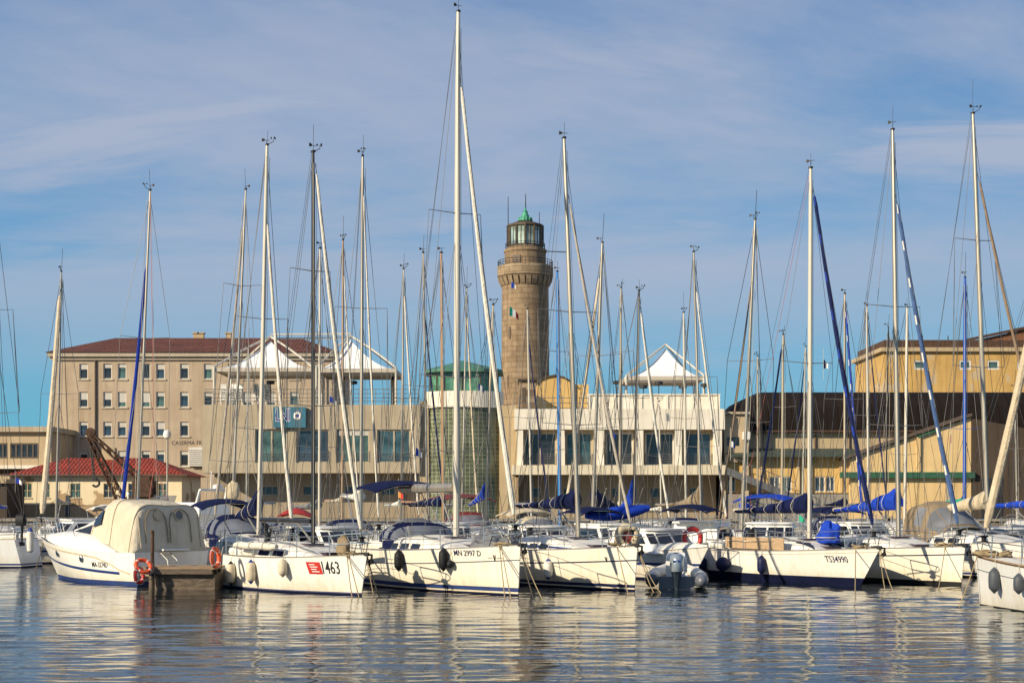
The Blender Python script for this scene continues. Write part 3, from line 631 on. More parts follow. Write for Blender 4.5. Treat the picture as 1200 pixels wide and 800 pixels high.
for k in range(9): xx=X(608+k*10.2,d+1.5); rl.tube([(xx,d+1.5,zp+.3),(xx,d+1.5,Z(464,d+1.5))],.03,5)
put(rl,'terrace_rail','rail_grey',b)
# ---- yellow hut on the terrace and stone annex by the lighthouse
d=139.; x0,x1=X(629,d),X(690,d); 
b=thing('roof_hut','small yellow hut with rounded gable on the terrace roof beside the lighthouse','hut',(x0,d,zp))
h=MB(); pf=[(629,480),(629,451),(632,446),(640,442.5),(651,440.5),(661,443),(669,448),(672,452),(672,480)]
n=len(pf); h.add([W(px,py,d) for px,py in pf]+[W(px,py,d)+Vector((0,4,0)) for px,py in pf],[tuple(range(n)),tuple(reversed(range(n,2*n)))]+[(i,i+n,(i+1)%n+n,(i+1)%n) for i in range(n)]); h.box(X(672.2,d),X(690,d),d+.3,d+3.6,Z(480,d),Z(450,d))
put(h,'wall','yellow',b,smooth=25)
h=MB(); h.tube([W(px,py,d)+Vector((0,-.1,.06)) for px,py in pf[1:8]],.09,6); put(h,'roof_edge','bronze',b)
d=150.; b=thing('stone_annex','brown stone annex at the right foot of the lighthouse tower','building',(X(612,d),d,GZ))
h=MB(); h.box(X(608,d),X(628,d),d,d+6,GZ,Z(446,d)); put(h,'wall','stone_trim',b); h=MB(); h.box(X(607,d),X(629,d),d-.2,d+6.2,Z(446,d)+.003,Z(443.5,d)); put(h,'roof','bronze',b); h=MB(); h.box(X(612,d),X(616,d),d-.04,d-.003,Z(472,d),Z(454,d)); put(h,'door','win_brown',b)

# ---- lighthouse
d=183.; cx=X(615.5,d); b=thing('lighthouse','round stone lighthouse with corbelled gallery, glazed lantern and green copper cap','lighthouse',(cx,d,GZ))
k=d/F
def zl(py): return Z(py,d)-GZ
tw=MB(); tw.lathe([(30*k,0),(28.6*k,zl(470)),(27.9*k,zl(420)),(27.4*k,zl(336)),(27.4*k,zl(334))],72); tw.build('tower','stone',b,25)
ga=MB(); ga.lathe([(27.3*k,zl(334)),(30.5*k,zl(326)),(32.6*k,zl(324.5)),(32.8*k,zl(313.5)),(32.2*k,zl(313)),(24*k,zl(313.2))],72); gal=ga.build('gallery','stone_trim',b,25)
cmx=None
for i in range(26):
    a=2*math.pi*i/26
    if cmx is None:
        c=MB(); c.add([(27.2*k,-.28,zl(336)),(27.2*k,.28,zl(336)),(28.3*k,.28,zl(336)),(28.3*k,-.28,zl(336)),(27.2*k,-.28,zl(326)),(27.2*k,.28,zl(326)),(32.2*k,.28,zl(326)),(32.2*k,-.28,zl(326)),(31.4*k,.28,zl(330)),(31.4*k,-.28,zl(330))],
            [(0,3,2,1),(4,5,6,7),(3,9,8,2),(9,7,6,8),(1,2,8,6,5),(0,4,7,9,3),(0,1,5,4)]); cmx=c.mesh('corbel','stone_trim',0)
    o=link('corbel',cmx,gal); o.rotation_euler=(0,0,a)
rl=MB()
for zz in (309.5,306.5): rl.torus((0,0,zl(zz)),32*k,.035,72,5,Vector((0,0,1)))
for i in range(40): a=2*math.pi*i/40; rl.tube([(32*k*math.cos(a),32*k*math.sin(a),zl(313)),(32*k*math.cos(a),32*k*math.sin(a),zl(306.5))],.03,4)
rl.build('gallery_railing','iron',b)
dr=MB(); dr.lathe([(24.2*k,zl(313)),(24.2*k,zl(297)),(25.2*k,zl(296)),(25.2*k,zl(293.5)),(22*k,zl(292.5)),(21*k,zl(290))],64); dr.build('drum','stone',b,25)
w=MB(); w.box(-.45,.45,-24.6*k,-24.0*k,zl(313),zl(302)); T=Matrix.Rotation(R(-24),4,'Z'); w.tag_xf(T); w.build('drum_door','win_brown',b)
nl=12; rr_=20.2*k
for i in range(nl):
    a0=2*math.pi*(i+.0)/nl; a1=2*math.pi*(i+1)/nl
    g=MB(); g.add([(rr_*math.cos(a),rr_*math.sin(a),zl(y)) for a,y in ((a0,289),(a1,289),(a1,267),(a0,267))],[(0,1,2,3)])
    if i==0: lan=MB().lathe([(rr_*1.03,zl(290.5)),(rr_*1.03,zl(288.2)),(rr_*.95,zl(288.0))],12).build('lantern_room','bronze',b,0)
    g.build('pane','pane_aqua',lan,0)
mu=MB()
for i in range(nl):
    a=2*math.pi*i/nl; mu.tube([(rr_*1.02*math.cos(a),rr_*1.02*math.sin(a),zl(289)),(rr_*1.02*math.cos(a),rr_*1.02*math.sin(a),zl(265.5))],.13,6)
    a+=math.pi/nl; mu.tube([(rr_*.985*math.cos(a),rr_*.985*math.sin(a),zl(289)),(rr_*.985*math.cos(a),rr_*.985*math.sin(a),zl(267))],.045,5)
mu.build('mullions','bronze',lan)
ln=MB(); ln.lathe([(.3,zl(289)),(9*k,zl(286)),(10*k,zl(278)),(9*k,zl(270)),(.3,zl(267))],24); ln.build('lens','lens',lan)
rf=MB(); rf.lathe([(20.9*k,zl(267.3)),(22*k,zl(266.3)),(22*k,zl(264.5)),(12*k,zl(261)),(8*k,zl(260)),(1,zl(259.6))],12); rf.build('roof','bronze',b,0)
fi=MB(); fi.lathe([(7.8*k,zl(260.4)),(7.8*k,zl(256)),(7.2*k,zl(255.6)),(4.6*k,zl(255.2)),(4.4*k,zl(252)),(3.4*k,zl(251.6)),(2.8*k,zl(248.5)),(3.3*k,zl(248.1)),(1.6*k,zl(246.6)),(.5*k,zl(243))],20); fi.build('finial','copper',b)
fr=MB()
for i in range(14): a=2*math.pi*i/14; fr.tube([(7.8*k*math.cos(a),7.8*k*math.sin(a),zl(260.4)),(7.8*k*math.cos(a),7.8*k*math.sin(a),zl(255))],.06,5)
fr.build('finial_ribs','copper',b)
for px,yb,yt in ((595.5,292,231),(632,292,249),(616,245,227)):
    rd=MB(); o=(px-615.5)*k; rd.tube([(o,-.3 if px!=616 else 0,zl(yb)),(o,-.3 if px!=616 else 0,zl(yt))],[.07,.035],6); rd.build('lightning_rod','iron',b)
bl=MB(); bl.torus((0,0,zl(289.5)),23*k,.03,60,5,Vector((0,0,1))); bl.torus((0,0,zl(286)),23*k,.03,60,5,Vector((0,0,1)))
for i in range(28): a=2*math.pi*i/28; bl.tube([(23*k*math.cos(a),23*k*math.sin(a),zl(293)),(23*k*math.cos(a),23*k*math.sin(a),zl(286))],.025,4)
bl.build('lantern_railing','iron',b)
for px,ya,yb in ((597,385,399),(595.5,441,455)):
    s=MB(); an=math.asin((px-615.5)/28.4); s.box(-.14,.14,-28.5*k-.0,-26.5*k,zl(yb),zl(ya)); s.tag_xf(Matrix.Rotation(an,4,'Z')); s.build('slit_window','win_brown',b,0)
an=thing('antenna_beam','thin horizontal antenna beam mounted on the right side of the lighthouse gallery','antenna',(cx+24*k,d-1,Z(296,d)))
am=MB(); am.tube([(0,0,0),(2.6,0,-.1)],.06,5); am.tube([(2.6,-.5,-.1),(2.6,.5,-.1)],.03,4); am.build('boom','iron',an)

# ---- warehouse range on the right
d=131.3; x0,x1=X(850,d),X(1330,d); ze=Z(505,d)
b=thing('warehouse','long ochre warehouse under a dark barrel-vaulted roof','building',(x0,d,GZ))
lx0=X(872,d)
wn=[(852,862),(902,914),(916,928),(955,967),(968,978)]
ops=[(X(a,d),X(c,d),Z(576,d),Z(558,d)) for a,c in wn]
w=MB(); zg=Z(577.5,d); wall(w,x0,x1,zg,Z(533,d),d,ops,.25,0); wall(w,x0,x1,GZ,zg,d-.12,(),0,1); w.box(x0,x1,d-.12,d-.003,zg-.08,zg,1); shell(w,x0,x1,d,d+18,GZ,Z(533,d),0); put(w,'wall',['yellow','grey_base'],b)
for (a,c),o in zip(wn,ops): window(b,(o[0]+o[1])/2,d+.12,o[2],o[3],o[1]-o[0],1,0,gm=rnd.choice(GM),fw=.09)
for px in (872,893,935,950,985):
    pl=MB(); pl.box(X(px-1.6,d),X(px+1.6,d),d-.18,d-.003,zg,Z(534,d)); put(pl,'pilaster','cream',b)
r=MB(); r.add([(x0,d-1.2,Z(533,d)),(X(1004,d),d-1.2,Z(533,d)),(X(1004,d),d+1.5,Z(524.5,d)),(x0,d+1.5,Z(524.5,d)),(x0,d-1.2,Z(533,d)-.2),(X(1004,d),d-1.2,Z(533,d)-.2)],[(0,1,2,3),(0,4,5,1)]); M['lean_sheet']=mat('lean_to_sheet',(.045,.06,.045),.7,var=.3,scale=1.5)
put(r,'lean_to_roof','lean_sheet',b,smooth=0)
w=MB(); wall(w,lx0,x1,Z(527,d),ze,d+1.6,(),0,0); shell(w,lx0,x1,d+1.6,d+18,Z(527,d),ze,0); put(w,'clerestory_wall','pale_tan',b)
r=MB(); rings=[]; n=16; dep=8.5; ht=Z(458,d+4)-ze
for i in range(n+1):
    t_=i/n*math.pi; rings.append([Vector((lx0-.3+ (3.0*(1-math.sin(t_)) if False else 0),d+1.3+dep*(1-math.cos(t_)),ze+ht*math.sin(t_)**.75))])
# plan: long vault with a rounded left end
prof=[(0,0),(.03,.25),(.1,.5),(.2,.7),(.33,.86),(.5,.96),(.7,1.)]
ring=[]
for f,hh in prof:
    ins=f*6.2
    ring.append([(lx0-.3+f*4.2,d+1.2+ins,ze+ht*hh),(x1+.3,d+1.2+ins,ze+ht*hh),(x1+.3,d+19-ins,ze+ht*hh),(lx0-.3+f*4.2,d+19-ins,ze+ht*hh)])
r.rings(ring,True,True,True); put(r,'vault_roof','vault',b,smooth=60)
h=MB(); h.tube([(lx0-.3,d+1.05,ze+.03),(X(1140,d),d+1.05,ze+.03)],.11,6); put(h,'gutter','rust',b)
for px in (897,960,1000): h=MB(); h.tube([(X(px,d),d+1.5,ze),(X(px,d),d+1.5,Z(525,d))],.07,6); put(h,'drainpipe','rust',b)
# small block between
d=130.9; b=thing('link_block','small beige flat-roofed block between the white building and the vaulted warehouse','building',(X(850,d),d,GZ))
h=MB(); h.box(X(848.6,d),X(877,d),d,d+3.6,Z(541,d),Z(485,d)); put(h,'wall','shed',b); h=MB(); h.box(X(847,d),X(878,d),d-.3,d+3.7,Z(485,d)+.003,Z(482.5,d)); put(h,'roof','win_tan',b)
h=MB(); h.box(X(852,d),X(866,d),d-.03,d-.003,Z(522,d),Z(512,d)); put(h,'dark_opening','win_dark',b); h=MB(); h.box(X(870,d),X(878,d),d-.5,d-.003,Z(515,d),Z(506,d)); put(h,'air_conditioner','white',b)
for px in (849,876): h=MB(); h.box(X(px,d)-.12,X(px,d)+.12,d+.1,d+.34,GZ,Z(541,d)-.003); put(h,'post','win_tan',b)
st=thing('stair_ramp','grey steel stair ramp sloping down to the right before the ochre warehouse','ramp',(X(885,129.9),129.9,GZ))
h=MB(); a,c=W(850,547,129.9),W(930,579,129.9)
h.add([a+Vector((0,-.6,0)),a+Vector((0,.6,0)),c+Vector((0,.6,0)),c+Vector((0,-.6,0))]+[q_+Vector((0,s_,-.62)) for q_,s_ in ((a,-.6),(a,.6),(c,.6),(c,-.6))],[(0,3,2,1),(4,5,6,7),(0,4,7,3),(1,2,6,5),(0,1,5,4),(3,7,6,2)])
put(h,'flight',mat('ramp_grey',(.24,.25,.26),.6,var=.15) and 'rail_grey',st)
h=MB()
for k_ in range(9): q_=a.lerp(c,k_/8); h.tube([q_+Vector((0,-.55,0)),q_+Vector((0,-.55,1.0))],.03,4)
h.tube([a+Vector((0,-.55,1)),c+Vector((0,-.55,1))],.03,4); put(h,'handrail','rail_grey',st)
h=MB(); h.box(c.x-.1,c.x+.6,c.y-.6,c.y+.6,GZ,c.z-.62); h.box(a.x+.3,a.x+.5,a.y-.5,a.y-.3,GZ,a.z-.75); put(h,'support','grey_base',st)
# gabled wing
d=130.4; b=thing('gabled_wing','cream gabled wing with green string course on the right','building',(X(997,d),d,GZ))
pf=[(997,None),(997,537),(1138,489),(1138,None)]
w=MB(); f_=[Vector((X(px,d),d,GZ if py is None else Z(py,d))) for px,py in pf]; n=4
w.add(f_+[v+Vector((0,8,0)) for v in f_],[(3,2,1,0),(4,5,6,7),(0,1,5,4),(2,3,7,6)]); put(w,'wall','cream',b,smooth=0)
r=MB(); a,c=f_[1]+Vector((-.8,-.35,-.15)),f_[2]+Vector((0,-.35,.12)); r.add([a,c,c+Vector((0,8.6,0)),a+Vector((0,8.6,0))]+[v+Vector((0,0,.22)) for v in (a,c,c+Vector((0,8.6,0)),a+Vector((0,8.6,0)))],[(0,3,2,1),(4,5,6,7),(0,1,5,4),(1,2,6,5),(2,3,7,6),(3,0,4,7)]); put(r,'roof','win_brown',b,smooth=0)
h=MB(); h.box(X(984,d),X(1141,d),d-.5,d-.003,Z(560,d),Z(553,d)); put(h,'string_course','green_trim',b)
h=MB(); h.box(X(1074,d),X(1078,d),d-.2,d-.003,Z(552.9,d),Z(512,d)); put(h,'pilaster','cream',b)
h=MB(); h.add([W(1075,513,d)+Vector((0,-.25,.0)),W(1098,505,d)+Vector((0,-.25,0)),W(1098,502,d)+Vector((0,-.25,0)),W(1075,510,d)+Vector((0,-.25,0))]+[W(px,py,d)+Vector((0,-.003,0)) for px,py in ((1075,513),(1098,505),(1098,502),(1075,510))],[(0,1,2,3),(3,2,6,7),(1,5,6,2),(0,4,5,1)]); put(h,'canopy','green_trim',b,smooth=0)
for px,py in ((1112,573),): h=MB(); h.box(X(px-4,d),X(px+4,d),d-.06,d-.003,GZ,Z(568,d)); put(h,'door','win_tan',b)
d=130.3; b=thing('dark_block','dark brown block with falling top edge at the right side','shed',(X(1170,d),d,GZ))  # block in a dark brown seamed colour, much darker than the wing beside it
f_=[Vector((X(px,d),d,GZ if py is None else Z(py,d))) for px,py in ((1139,None),(1139,490),(1300,520),(1300,None))]
w=MB(); w.add(f_+[v+Vector((0,8,0)) for v in f_],[(3,2,1,0),(4,5,6,7),(0,1,5,4),(1,2,6,5),(2,3,7,6)]); put(w,'wall','darkbrown',b,smooth=0)
w=MB(); w.box(X(1150,d),X(1175,d),d-.05,d-.003,GZ,Z(560,d)); put(w,'sliding_door','iron',b)
# tall ochre block behind
d=192.; x0,x1=X(1036,d),X(1330,d); zt=Z(412,d); b=thing('tall_ochre_building','tall weathered ochre building with small square windows above the dark vault','building',(x0,d,GZ))
wn=[(1071,1085),(1124,1138),(1157,1171),(1192,1206),(1225,1239)]
ops=[(X(a,d),X(c,d),Z(433,d),Z(422,d)) for a,c in wn]
w=MB(); wall(w,x0,x1,GZ,zt,d,ops,.3); shell(w,x0,x1,d,d+16,GZ,zt); put(w,'wall','yellow_old',b)
for o in ops: window(b,(o[0]+o[1])/2,d+.1,o[2],o[3],o[1]-o[0],0,0,gm='win_green',fw=.2)
h=MB(); h.box(x0-.5,x1+.5,d-.5,d+16.3,zt+.003,zt+.5); put(h,'cornice','pale_tan',b)
h=MB(); h.box(x0+.1,x1,d+.3,d+15,zt+.503,zt+1.5); put(h,'roof_deck','rust',b)
h=MB(); q_=[(1137,408),(1137,400),(1200,386),(1340,392),(1340,408)]; f_=[W(px,py,d+5) for px,py in q_]; n=5; h.add(f_+[v+Vector((0,6,0)) for v in f_],[(4,3,2,1,0),(5,6,7,8,9),(0,1,6,5),(1,2,7,6),(2,3,8,7),(3,4,9,8)]); put(h,'roof_barn','brick_old',b,smooth=0)
h=MB(); a,c=f_[1]+Vector((-.4,-.4,0)),f_[2]+Vector((0,-.4,0)); h.add([a,c,c+Vector((0,7,0)),a+Vector((0,7,0))]+[v+Vector((0,0,.35)) for v in (a,c,c+Vector((0,7,0)),a+Vector((0,7,0)))],[(0,1,5,4),(4,5,6,7),(0,4,7,3),(1,2,6,5)]); put(h,'barn_roof','rust',b,smooth=0)
for px in (1043,1051,1062,1072,1081,1092,1102,1111,1120):
    h=MB(); yt=rnd.uniform(393,402); h.tube([W(px,408,d+3),W(px,yt,d+3)],.07,5); put(h,'roof_post','iron',b)

# ---- pagoda tents
def tent(label, d, pxl, pxr, pye, pxk, pyk, dep, postpx, postbot, arch=0.):
    xc=X((pxl+pxr)/2,d); b=thing('pagoda_tent',label,'tent',(xc,d+dep/2,Z(postbot,d)),0,'white pagoda tents on the roof terraces')
    x0,x1=X(pxl,d),X(pxr,d); y0,y1=d,d+dep; zl_,zk=Z(pye,d),Z(pyk,d+dep/2); pk=Vector((X(pxk,d+dep/2),d+dep/2,zk))
    base=[]; n=8
    for (ax,ay),(bx,by) in (((x0,y0),(x1,y0)),((x1,y0),(x1,y1)),((x1,y1),(x0,y1)),((x0,y1),(x0,y0))):
        for i in range(n): base.append(Vector((ax+(bx-ax)*i/n,ay+(by-ay)*i/n,zl_)))
    rings=[]
    for i in range(11):
        t_=i/10; hz=t_**1.75
        rings.append([Vector((p.x+(pk.x-p.x)*t_,p.y+(pk.y-p.y)*t_,p.z+(pk.z-.25-p.z)*hz)) for p in base])
    c=MB(); c.rings(rings,True,False,True); put(c,'canopy','tent',b,smooth=30)
    v=MB(); v.rings([[p+Vector((0,0,.02)) for p in base],[p+Vector((0,0,-.30)) for p in base]],True,False,False); put(v,'valance','tent_under',b,smooth=30)
    for ax,ay in ((x0,y0),(x1,y0),(x1,y1),(x0,y1)):
        f=MB(); pts=[]
        for i in range(9):
            t_=i/8; p=Vector((ax,ay,zl_+.1)).lerp(pk+Vector((0,0,.12)),t_); p.z+=arch*math.sin(math.pi*t_); pts.append(p)
        f.tube(pts,.085,6); put(f,'frame_tube','mast_white',b)
        p=MB(); p.tube([(ax,ay,Z(postbot,d)),(ax,ay,zl_+.1)],.11,8); put(p,'post','mast_white',b)
    return b
tent('white pagoda tent on the concrete club roof, left one of the joined pair',132.,251,366,431,317,396,8.,None,474,.12)
tent('white pagoda tent on the concrete club roof, right one of the joined pair',132.,371,464,432,411,395,8.,None,474,.12)
tent('white pagoda tent standing alone on the white building terrace',135.,734,825,441,780,405,7.,None,464,.0)
tb=thing('tent_link','white tubular bar joining the two pagoda tents at the peaks','frame',W(364,395,136))
t=MB(); t.tube([W(317,394,136)+Vector((0,0,.15)),W(411,393,136)+Vector((0,0,.15))],.08,6); t.tube([W(317,398,136)+Vector((0,.4,.15)),W(411,397,136)+Vector((0,.4,.15))],.08,6); put(t,'crossbar','mast_white',tb)
# bare concrete columns and beam behind the tents
d=139.; b=thing('roof_pergola','bare grey concrete pergola standing behind the right joined tent','pergola',(X(430,d),d,Z(475,d)))
for px in (397,457): h=MB(); h.box(X(px,d),X(px+6,d),d+1,d+1.5,Z(475,d),Z(436,d)); put(h,'column','conc',b)
h=MB(); h.box(X(396,d),X(464,d),d+.95,d+1.55,Z(436,d)+.003,Z(432,d)); put(h,'beam','conc',b)
b=thing('terrace_railing','thin metal railing along the front of the club roof terrace','railing',(X(365,131.4),131.4,Z(474,131)))
h=MB(); d=131.1
for yy in (456,461,466,470): h.tube([W(240,yy,d),W(490,yy,d)],.028,5)
put(h,'rails','rail_grey',b); h=MB()
for i in range(26): h.tube([W(240+i*10,474.5,d),W(240+i*10,455.5,d)],.032,5)
put(h,'balusters','rail_grey',b)
# stacked chairs on the terrace (tiny): one mesh, copies
ch=MB(); ch.box(-.24,.24,-.24,.24,.42,.46); ch.box(-.24,.24,.2,.24,.46,.88)
for sx in (-.22,.22):
    for sy in (-.22,.22): ch.tube([(sx,sy,0),(sx*.95,sy*.95,.42)],.03,5)
chm=ch.mesh('terrace_chair','white',0); i=0
for px in (262,273,281,300,307,314):
    for k_ in range(5):
        o=link('terrace_chair',chm); tag(o,'white plastic chair in the stacks behind the club roof railing','chair','white chairs stacked on the club roof'); o.location=W(px,474,136)+Vector((0,0,k_*.24)); o.rotation_euler=(0,0,R(rnd.uniform(-25,25)))
# terrace lamps, masts and small fittings
for i,(px,yb,yt,d,lab) in enumerate(((317,474,446,134,'dark lamp on a short post under the left pagoda tent'),(414,474,446,134,'dark lamp on a short post under the right pagoda tent'),(723,464,446,134.6,'dark terrace lamp left of the single pagoda tent'),(754,464,451,134.8,'dark terrace lamp beneath the left side of the single tent'),(772,464,446.5,134.6,'dark terrace lamp under the middle of the single tent'),(800,464,451,134.6,'dark terrace lamp beneath the right side of the single tent'),(826,464,449,134.6,'dark terrace lamp just outside the right post of the single tent'))):
    b=thing('terrace_lamp',lab,'lamp',W(px,yb,d),0,'dark lamps on the roof terraces')
    h=Z(yt,d)-Z(yb,d); m_=MB(); m_.tube([(0,0,0),(0,0,h-.3)],.04,6); m_.build('post','iron',b); m_=MB(); m_.lathe([(.1,h-.32),(.36,h-.28),(.36,h-.05),(.2,h)],12); m_.build('lamp_head','iron',b)
b=thing('street_lamp','tall street lamp with a white globe in front of the barracks','lamp',(X(196,140),140,GZ)); h=Z(514,140)-GZ
m_=MB(); m_.tube([(0,0,0),(0,0,h)],[.09,.06],8); m_.build('pole','alu_dull',b); m_=MB(); m_.lathe([(.05,h-.05),(.3,h+.1),(.38,h+.4),(.3,h+.7),(.05,h+.82)],16); m_.build('globe','white',b)
# ---- rusty harbour crane
d=133.; b=thing('harbour_crane','rusty iron derrick crane with hanging hook before the red-roofed house','crane',W(170,600,d))
def lattice(a,c,wd,mbx,n=8,up=Vector((0,0,1))):
    a,c=Vector(a),Vector(c); ax=(c-a).normalized(); sd2=ax.cross(Vector((0,1,0))).normalized(); yv=Vector((0,1,0))
    q=[(s1,s2) for s1 in (-1,1) for s2 in (-1,1)]
    P=lambda t_,s1,s2: a.lerp(c,t_)+sd2*(s1*wd*(1-.5*t_))+yv*(s2*wd*(1-.5*t_))
    for s1,s2 in q: mbx.tube([P(0,s1,s2),P(1,s1,s2)],.075,5)
    for i in range(n):
        for s2 in (-1,1): mbx.tube([P(i/n,-1,s2),P((i+1)/n,1,s2)],.04,4); mbx.tube([P(i/n,1,s2),P((i+1)/n,-1,s2)],.04,4)
        for s1 in (-1,1): mbx.tube([P(i/n,s1,-1),P((i+1)/n,s1,1)],.04,4)
m_=MB(); lattice(W(142,586,d),W(104,511,d),.34,m_); put(m_,'boom','rust',b)
m_=MB(); lattice(W(176,572,d),W(106,508,d),.26,m_); put(m_,'jib_strut','rust',b)
m_=MB(); m_.box(X(158,d),X(182,d),d-1,d+1,Z(582,d),Z(563,d)); m_.box(X(163,d),X(178,d),d-.8,d+.8,Z(563,d)+.003,Z(558,d)); m_.lathe([(.7,0),(.7,.5),(.9,.55),(.9,1.0)],16,(X(172,d),d-1.1,Z(576,d)),axis='y'); put(m_,'winch_house','rust',b)
m_=MB(); m_.box(X(150,d),X(184,d),d-1.1,d+1.1,Z(588,d),Z(582,d)-.003); m_.lathe([(1.3,GZ),(1.3,GZ+.6),(.8,Z(588,d))],16,(X(166,d),d,0)); put(m_,'base','rust',b)
m_=MB(); m_.lathe([(.05,-.13),(.42,-.13),(.36,0),(.42,.13),(.05,.13)],18,W(106,508,d)+Vector((0,0,.1)),axis='y'); put(m_,'sheave','rust',b)
m_=MB(); m_.tube([W(104,509,d),W(110,560,d)],.06,5); m_.tube([W(104,509,d)+Vector((.2,0,0)),W(111,560,d)],.05,5); put(m_,'cable','iron',b)
m_=MB(); q_=W(111,563,d); m_.torus(q_+Vector((.1,0,-.2)),.3,.1,14,6,Vector((0,1,0)),a0=-.4,a1=4.2); m_.box(q_.x-.15,q_.x+.15,d-.12,d+.12,q_.z,q_.z+.4); put(m_,'hook','iron',b)
# ================================================================== boats
BOATS=[]
class Hull:
    """local frame: +x bow, +y port, z=0 waterline; x=0 where the caller wants it"""
    def __init__(s, xa, xf, B, fbb, fbs, rake=.5, tr=.25, fine=1.7, tw=.78, kb=.5, sag=.05, umax=.44):
        s.xa,s.xf,s.B,s.fbb,s.fbs,s.rake,s.tr,s.fine,s.tw,s.kb,s.sag,s.umax=xa,xf,B,fbb,fbs,rake,tr,fine,tw,kb,sag,umax
    def plan(s,u):
        m=s.umax
        if u<m: return s.tw+(1-s.tw)*(1-((m-u)/m)**2)
        return max(0.,1-((u-m)/(1-m))**s.fine)
    def sheer(s,u): return s.fbs+(s.fbb-s.fbs)*u**1.6-s.sag*math.sin(math.pi*u)
    def xb(s,z): return s.xf-s.rake*(1-z/s.fbb)
    def xs(s,z): return s.xa+s.tr*max(0,z)/s.fbs
    def half(s,u,z):
        k=.82-s.kb*u*u; f=max(0.,min(1.,(z+.35)/(s.sheer(u)+.35)))**.6
        return s.B/2*s.plan(u)*(k+(1-k)*f)
    def pt(s,u,z,side): return Vector((s.xs(z)+(s.xb(z)-s.xs(z))*u, side*s.half(u,z), z))
    def u_at(s,x,z): return max(0,min(1,(x-s.xs(z))/(s.xb(z)-s.xs(z))))
    def ptx(s,x,z,side): return s.pt(s.u_at(x,z),z,side)
    def deck(s,x):  # sheer height and half beam at x
        u=s.u_at(x,1.0); z=s.sheer(u); return z, s.half(u,z)
    def mesh(s, bands, n=22, tip=.02):
        """bands: list of (z0,z1,mat) measured from the water, or ('s',a,b,mat) measured down from the sheer"""
        us=[1-(1-i/n)**1.25 if False else i/n for i in range(n+1)]; us[-1]=1.
        mb=MB()
        for side in (-1,1):
            rs=[]
            for u in us:
                sh=s.sheer(u); col=[]
                for t,v in bands['levels']: col.append(v if t=='z' else (sh-v if t=='s' else bands['zt']+(sh-bands['st']-bands['zt'])*v))
                rs.append([s.pt(u,z,side)+Vector((0,side*tip*0+ (side*.012),0)) for z in col])
            if side>0: rs=[list(r) for r in rs]
            o=len(mb.v); nn=len(rs[0]); fs=[]; ms=[]
            for i in range(len(rs)-1):
                for j in range(nn-1):
                    f=(i*nn+j,(i+1)*nn+j,(i+1)*nn+j+1,i*nn+j+1)
                    fs.append(f if side<0 else tuple(reversed(f))); ms.append(bands['mats'][j])
            mb.add([p for r in rs for p in r],fs,ms)
            if side<0: st0=[Vector(p) for p in rs[0]]; bw0=[Vector(p) for p in rs[-1]]
            else:
                st1=[Vector(p) for p in rs[0]]; bw1=[Vector(p) for p in rs[-1]]
        for j in range(len(st0)-1):
            mb.add([st0[j],st0[j+1],st1[j+1],st1[j]],[(0,1,2,3)],bands['mats'][j])
            mb.add([bw0[j],bw0[j+1],bw1[j+1],bw1[j]],[(3,2,1,0)],bands['mats'][j])
        return mb
def bands(af=.06, boot=None, cove=None, top=.03):
    """levels/mats for the hull: 0 topside, 1 antifouling, 2 boot stripe, 3 cove stripe, 4 gunwale strip"""
    lv=[('z',-.35),('z',af)]; ms=[1]; zt=af
    if boot: lv+= [('z',boot[0]),('z',boot[1])]; ms+=[0,2]; zt=boot[1]
    st=top if not cove else cove[1]
    for k in (.25,.5,.75): lv.append(('f',k)); ms.append(0)
    if cove: lv+=[('s',cove[1]),('s',cove[0])]; ms+=[0,3]
    lv+=[('s',top),('s',0.)]; ms+=[0,4]
    return dict(levels=lv,mats=ms,zt=zt,st=st)

class Boat: pass
def solve_heading(mx,bx,frac_len,d=None,d_bow=None,toward=1):
    a=R(30)
    for _ in range(40):
        if d_bow is not None: db=d_bow; dm=db+toward*frac_len*math.cos(a)
        else: dm=d; db=dm-toward*frac_len*math.cos(a)
        s_=(X(bx,db)-X(mx,dm))/frac_len; s_=max(-.985,min(.985,s_)); a=math.asin(s_)
    return a,dm,db
WINDM=[None,None]
def outline(o,hv,xa,xf,B):
    o=Vector(o); pv=Vector((-hv.y,hv.x)); L0=xf-xa
    return [o+hv*x+pv*y for x,y in ((xa-.05,-B*.42),(xa+L0*.5,-B*.52),(xf+.1,-.1),(xf+.1,.1),(xa+L0*.5,B*.52),(xa-.05,B*.42))]
def apart(P,Q):
    for A,C in ((P,Q),(Q,P)):
        for i in range(len(A)):
            e=A[(i+1)%len(A)]-A[i]; n=Vector((-e.y,e.x)); pa=[n.dot(v) for v in A]; qa=[n.dot(v) for v in C]
            if max(pa)<min(qa) or max(qa)<min(pa): return True
    return False
TAKEN=[]
def free(o,hv,xa,xf,B):
    q=outline(o,hv,xa,xf,B); return all(apart(q,t) for t in TAKEN)
def take(o,hv,xa,xf,B): TAKEN.append(outline(o,hv,xa,xf,B))
_h=Vector((-.75,.66)).normalized(); take((-10.75,48.45),_h,-.6,7.6,2.9)      # berths of the cabin cruiser and the dinghy
take((X(793,45.2),45.2),Vector((.1,1)).normalized(),-.6,4.2,2.2)
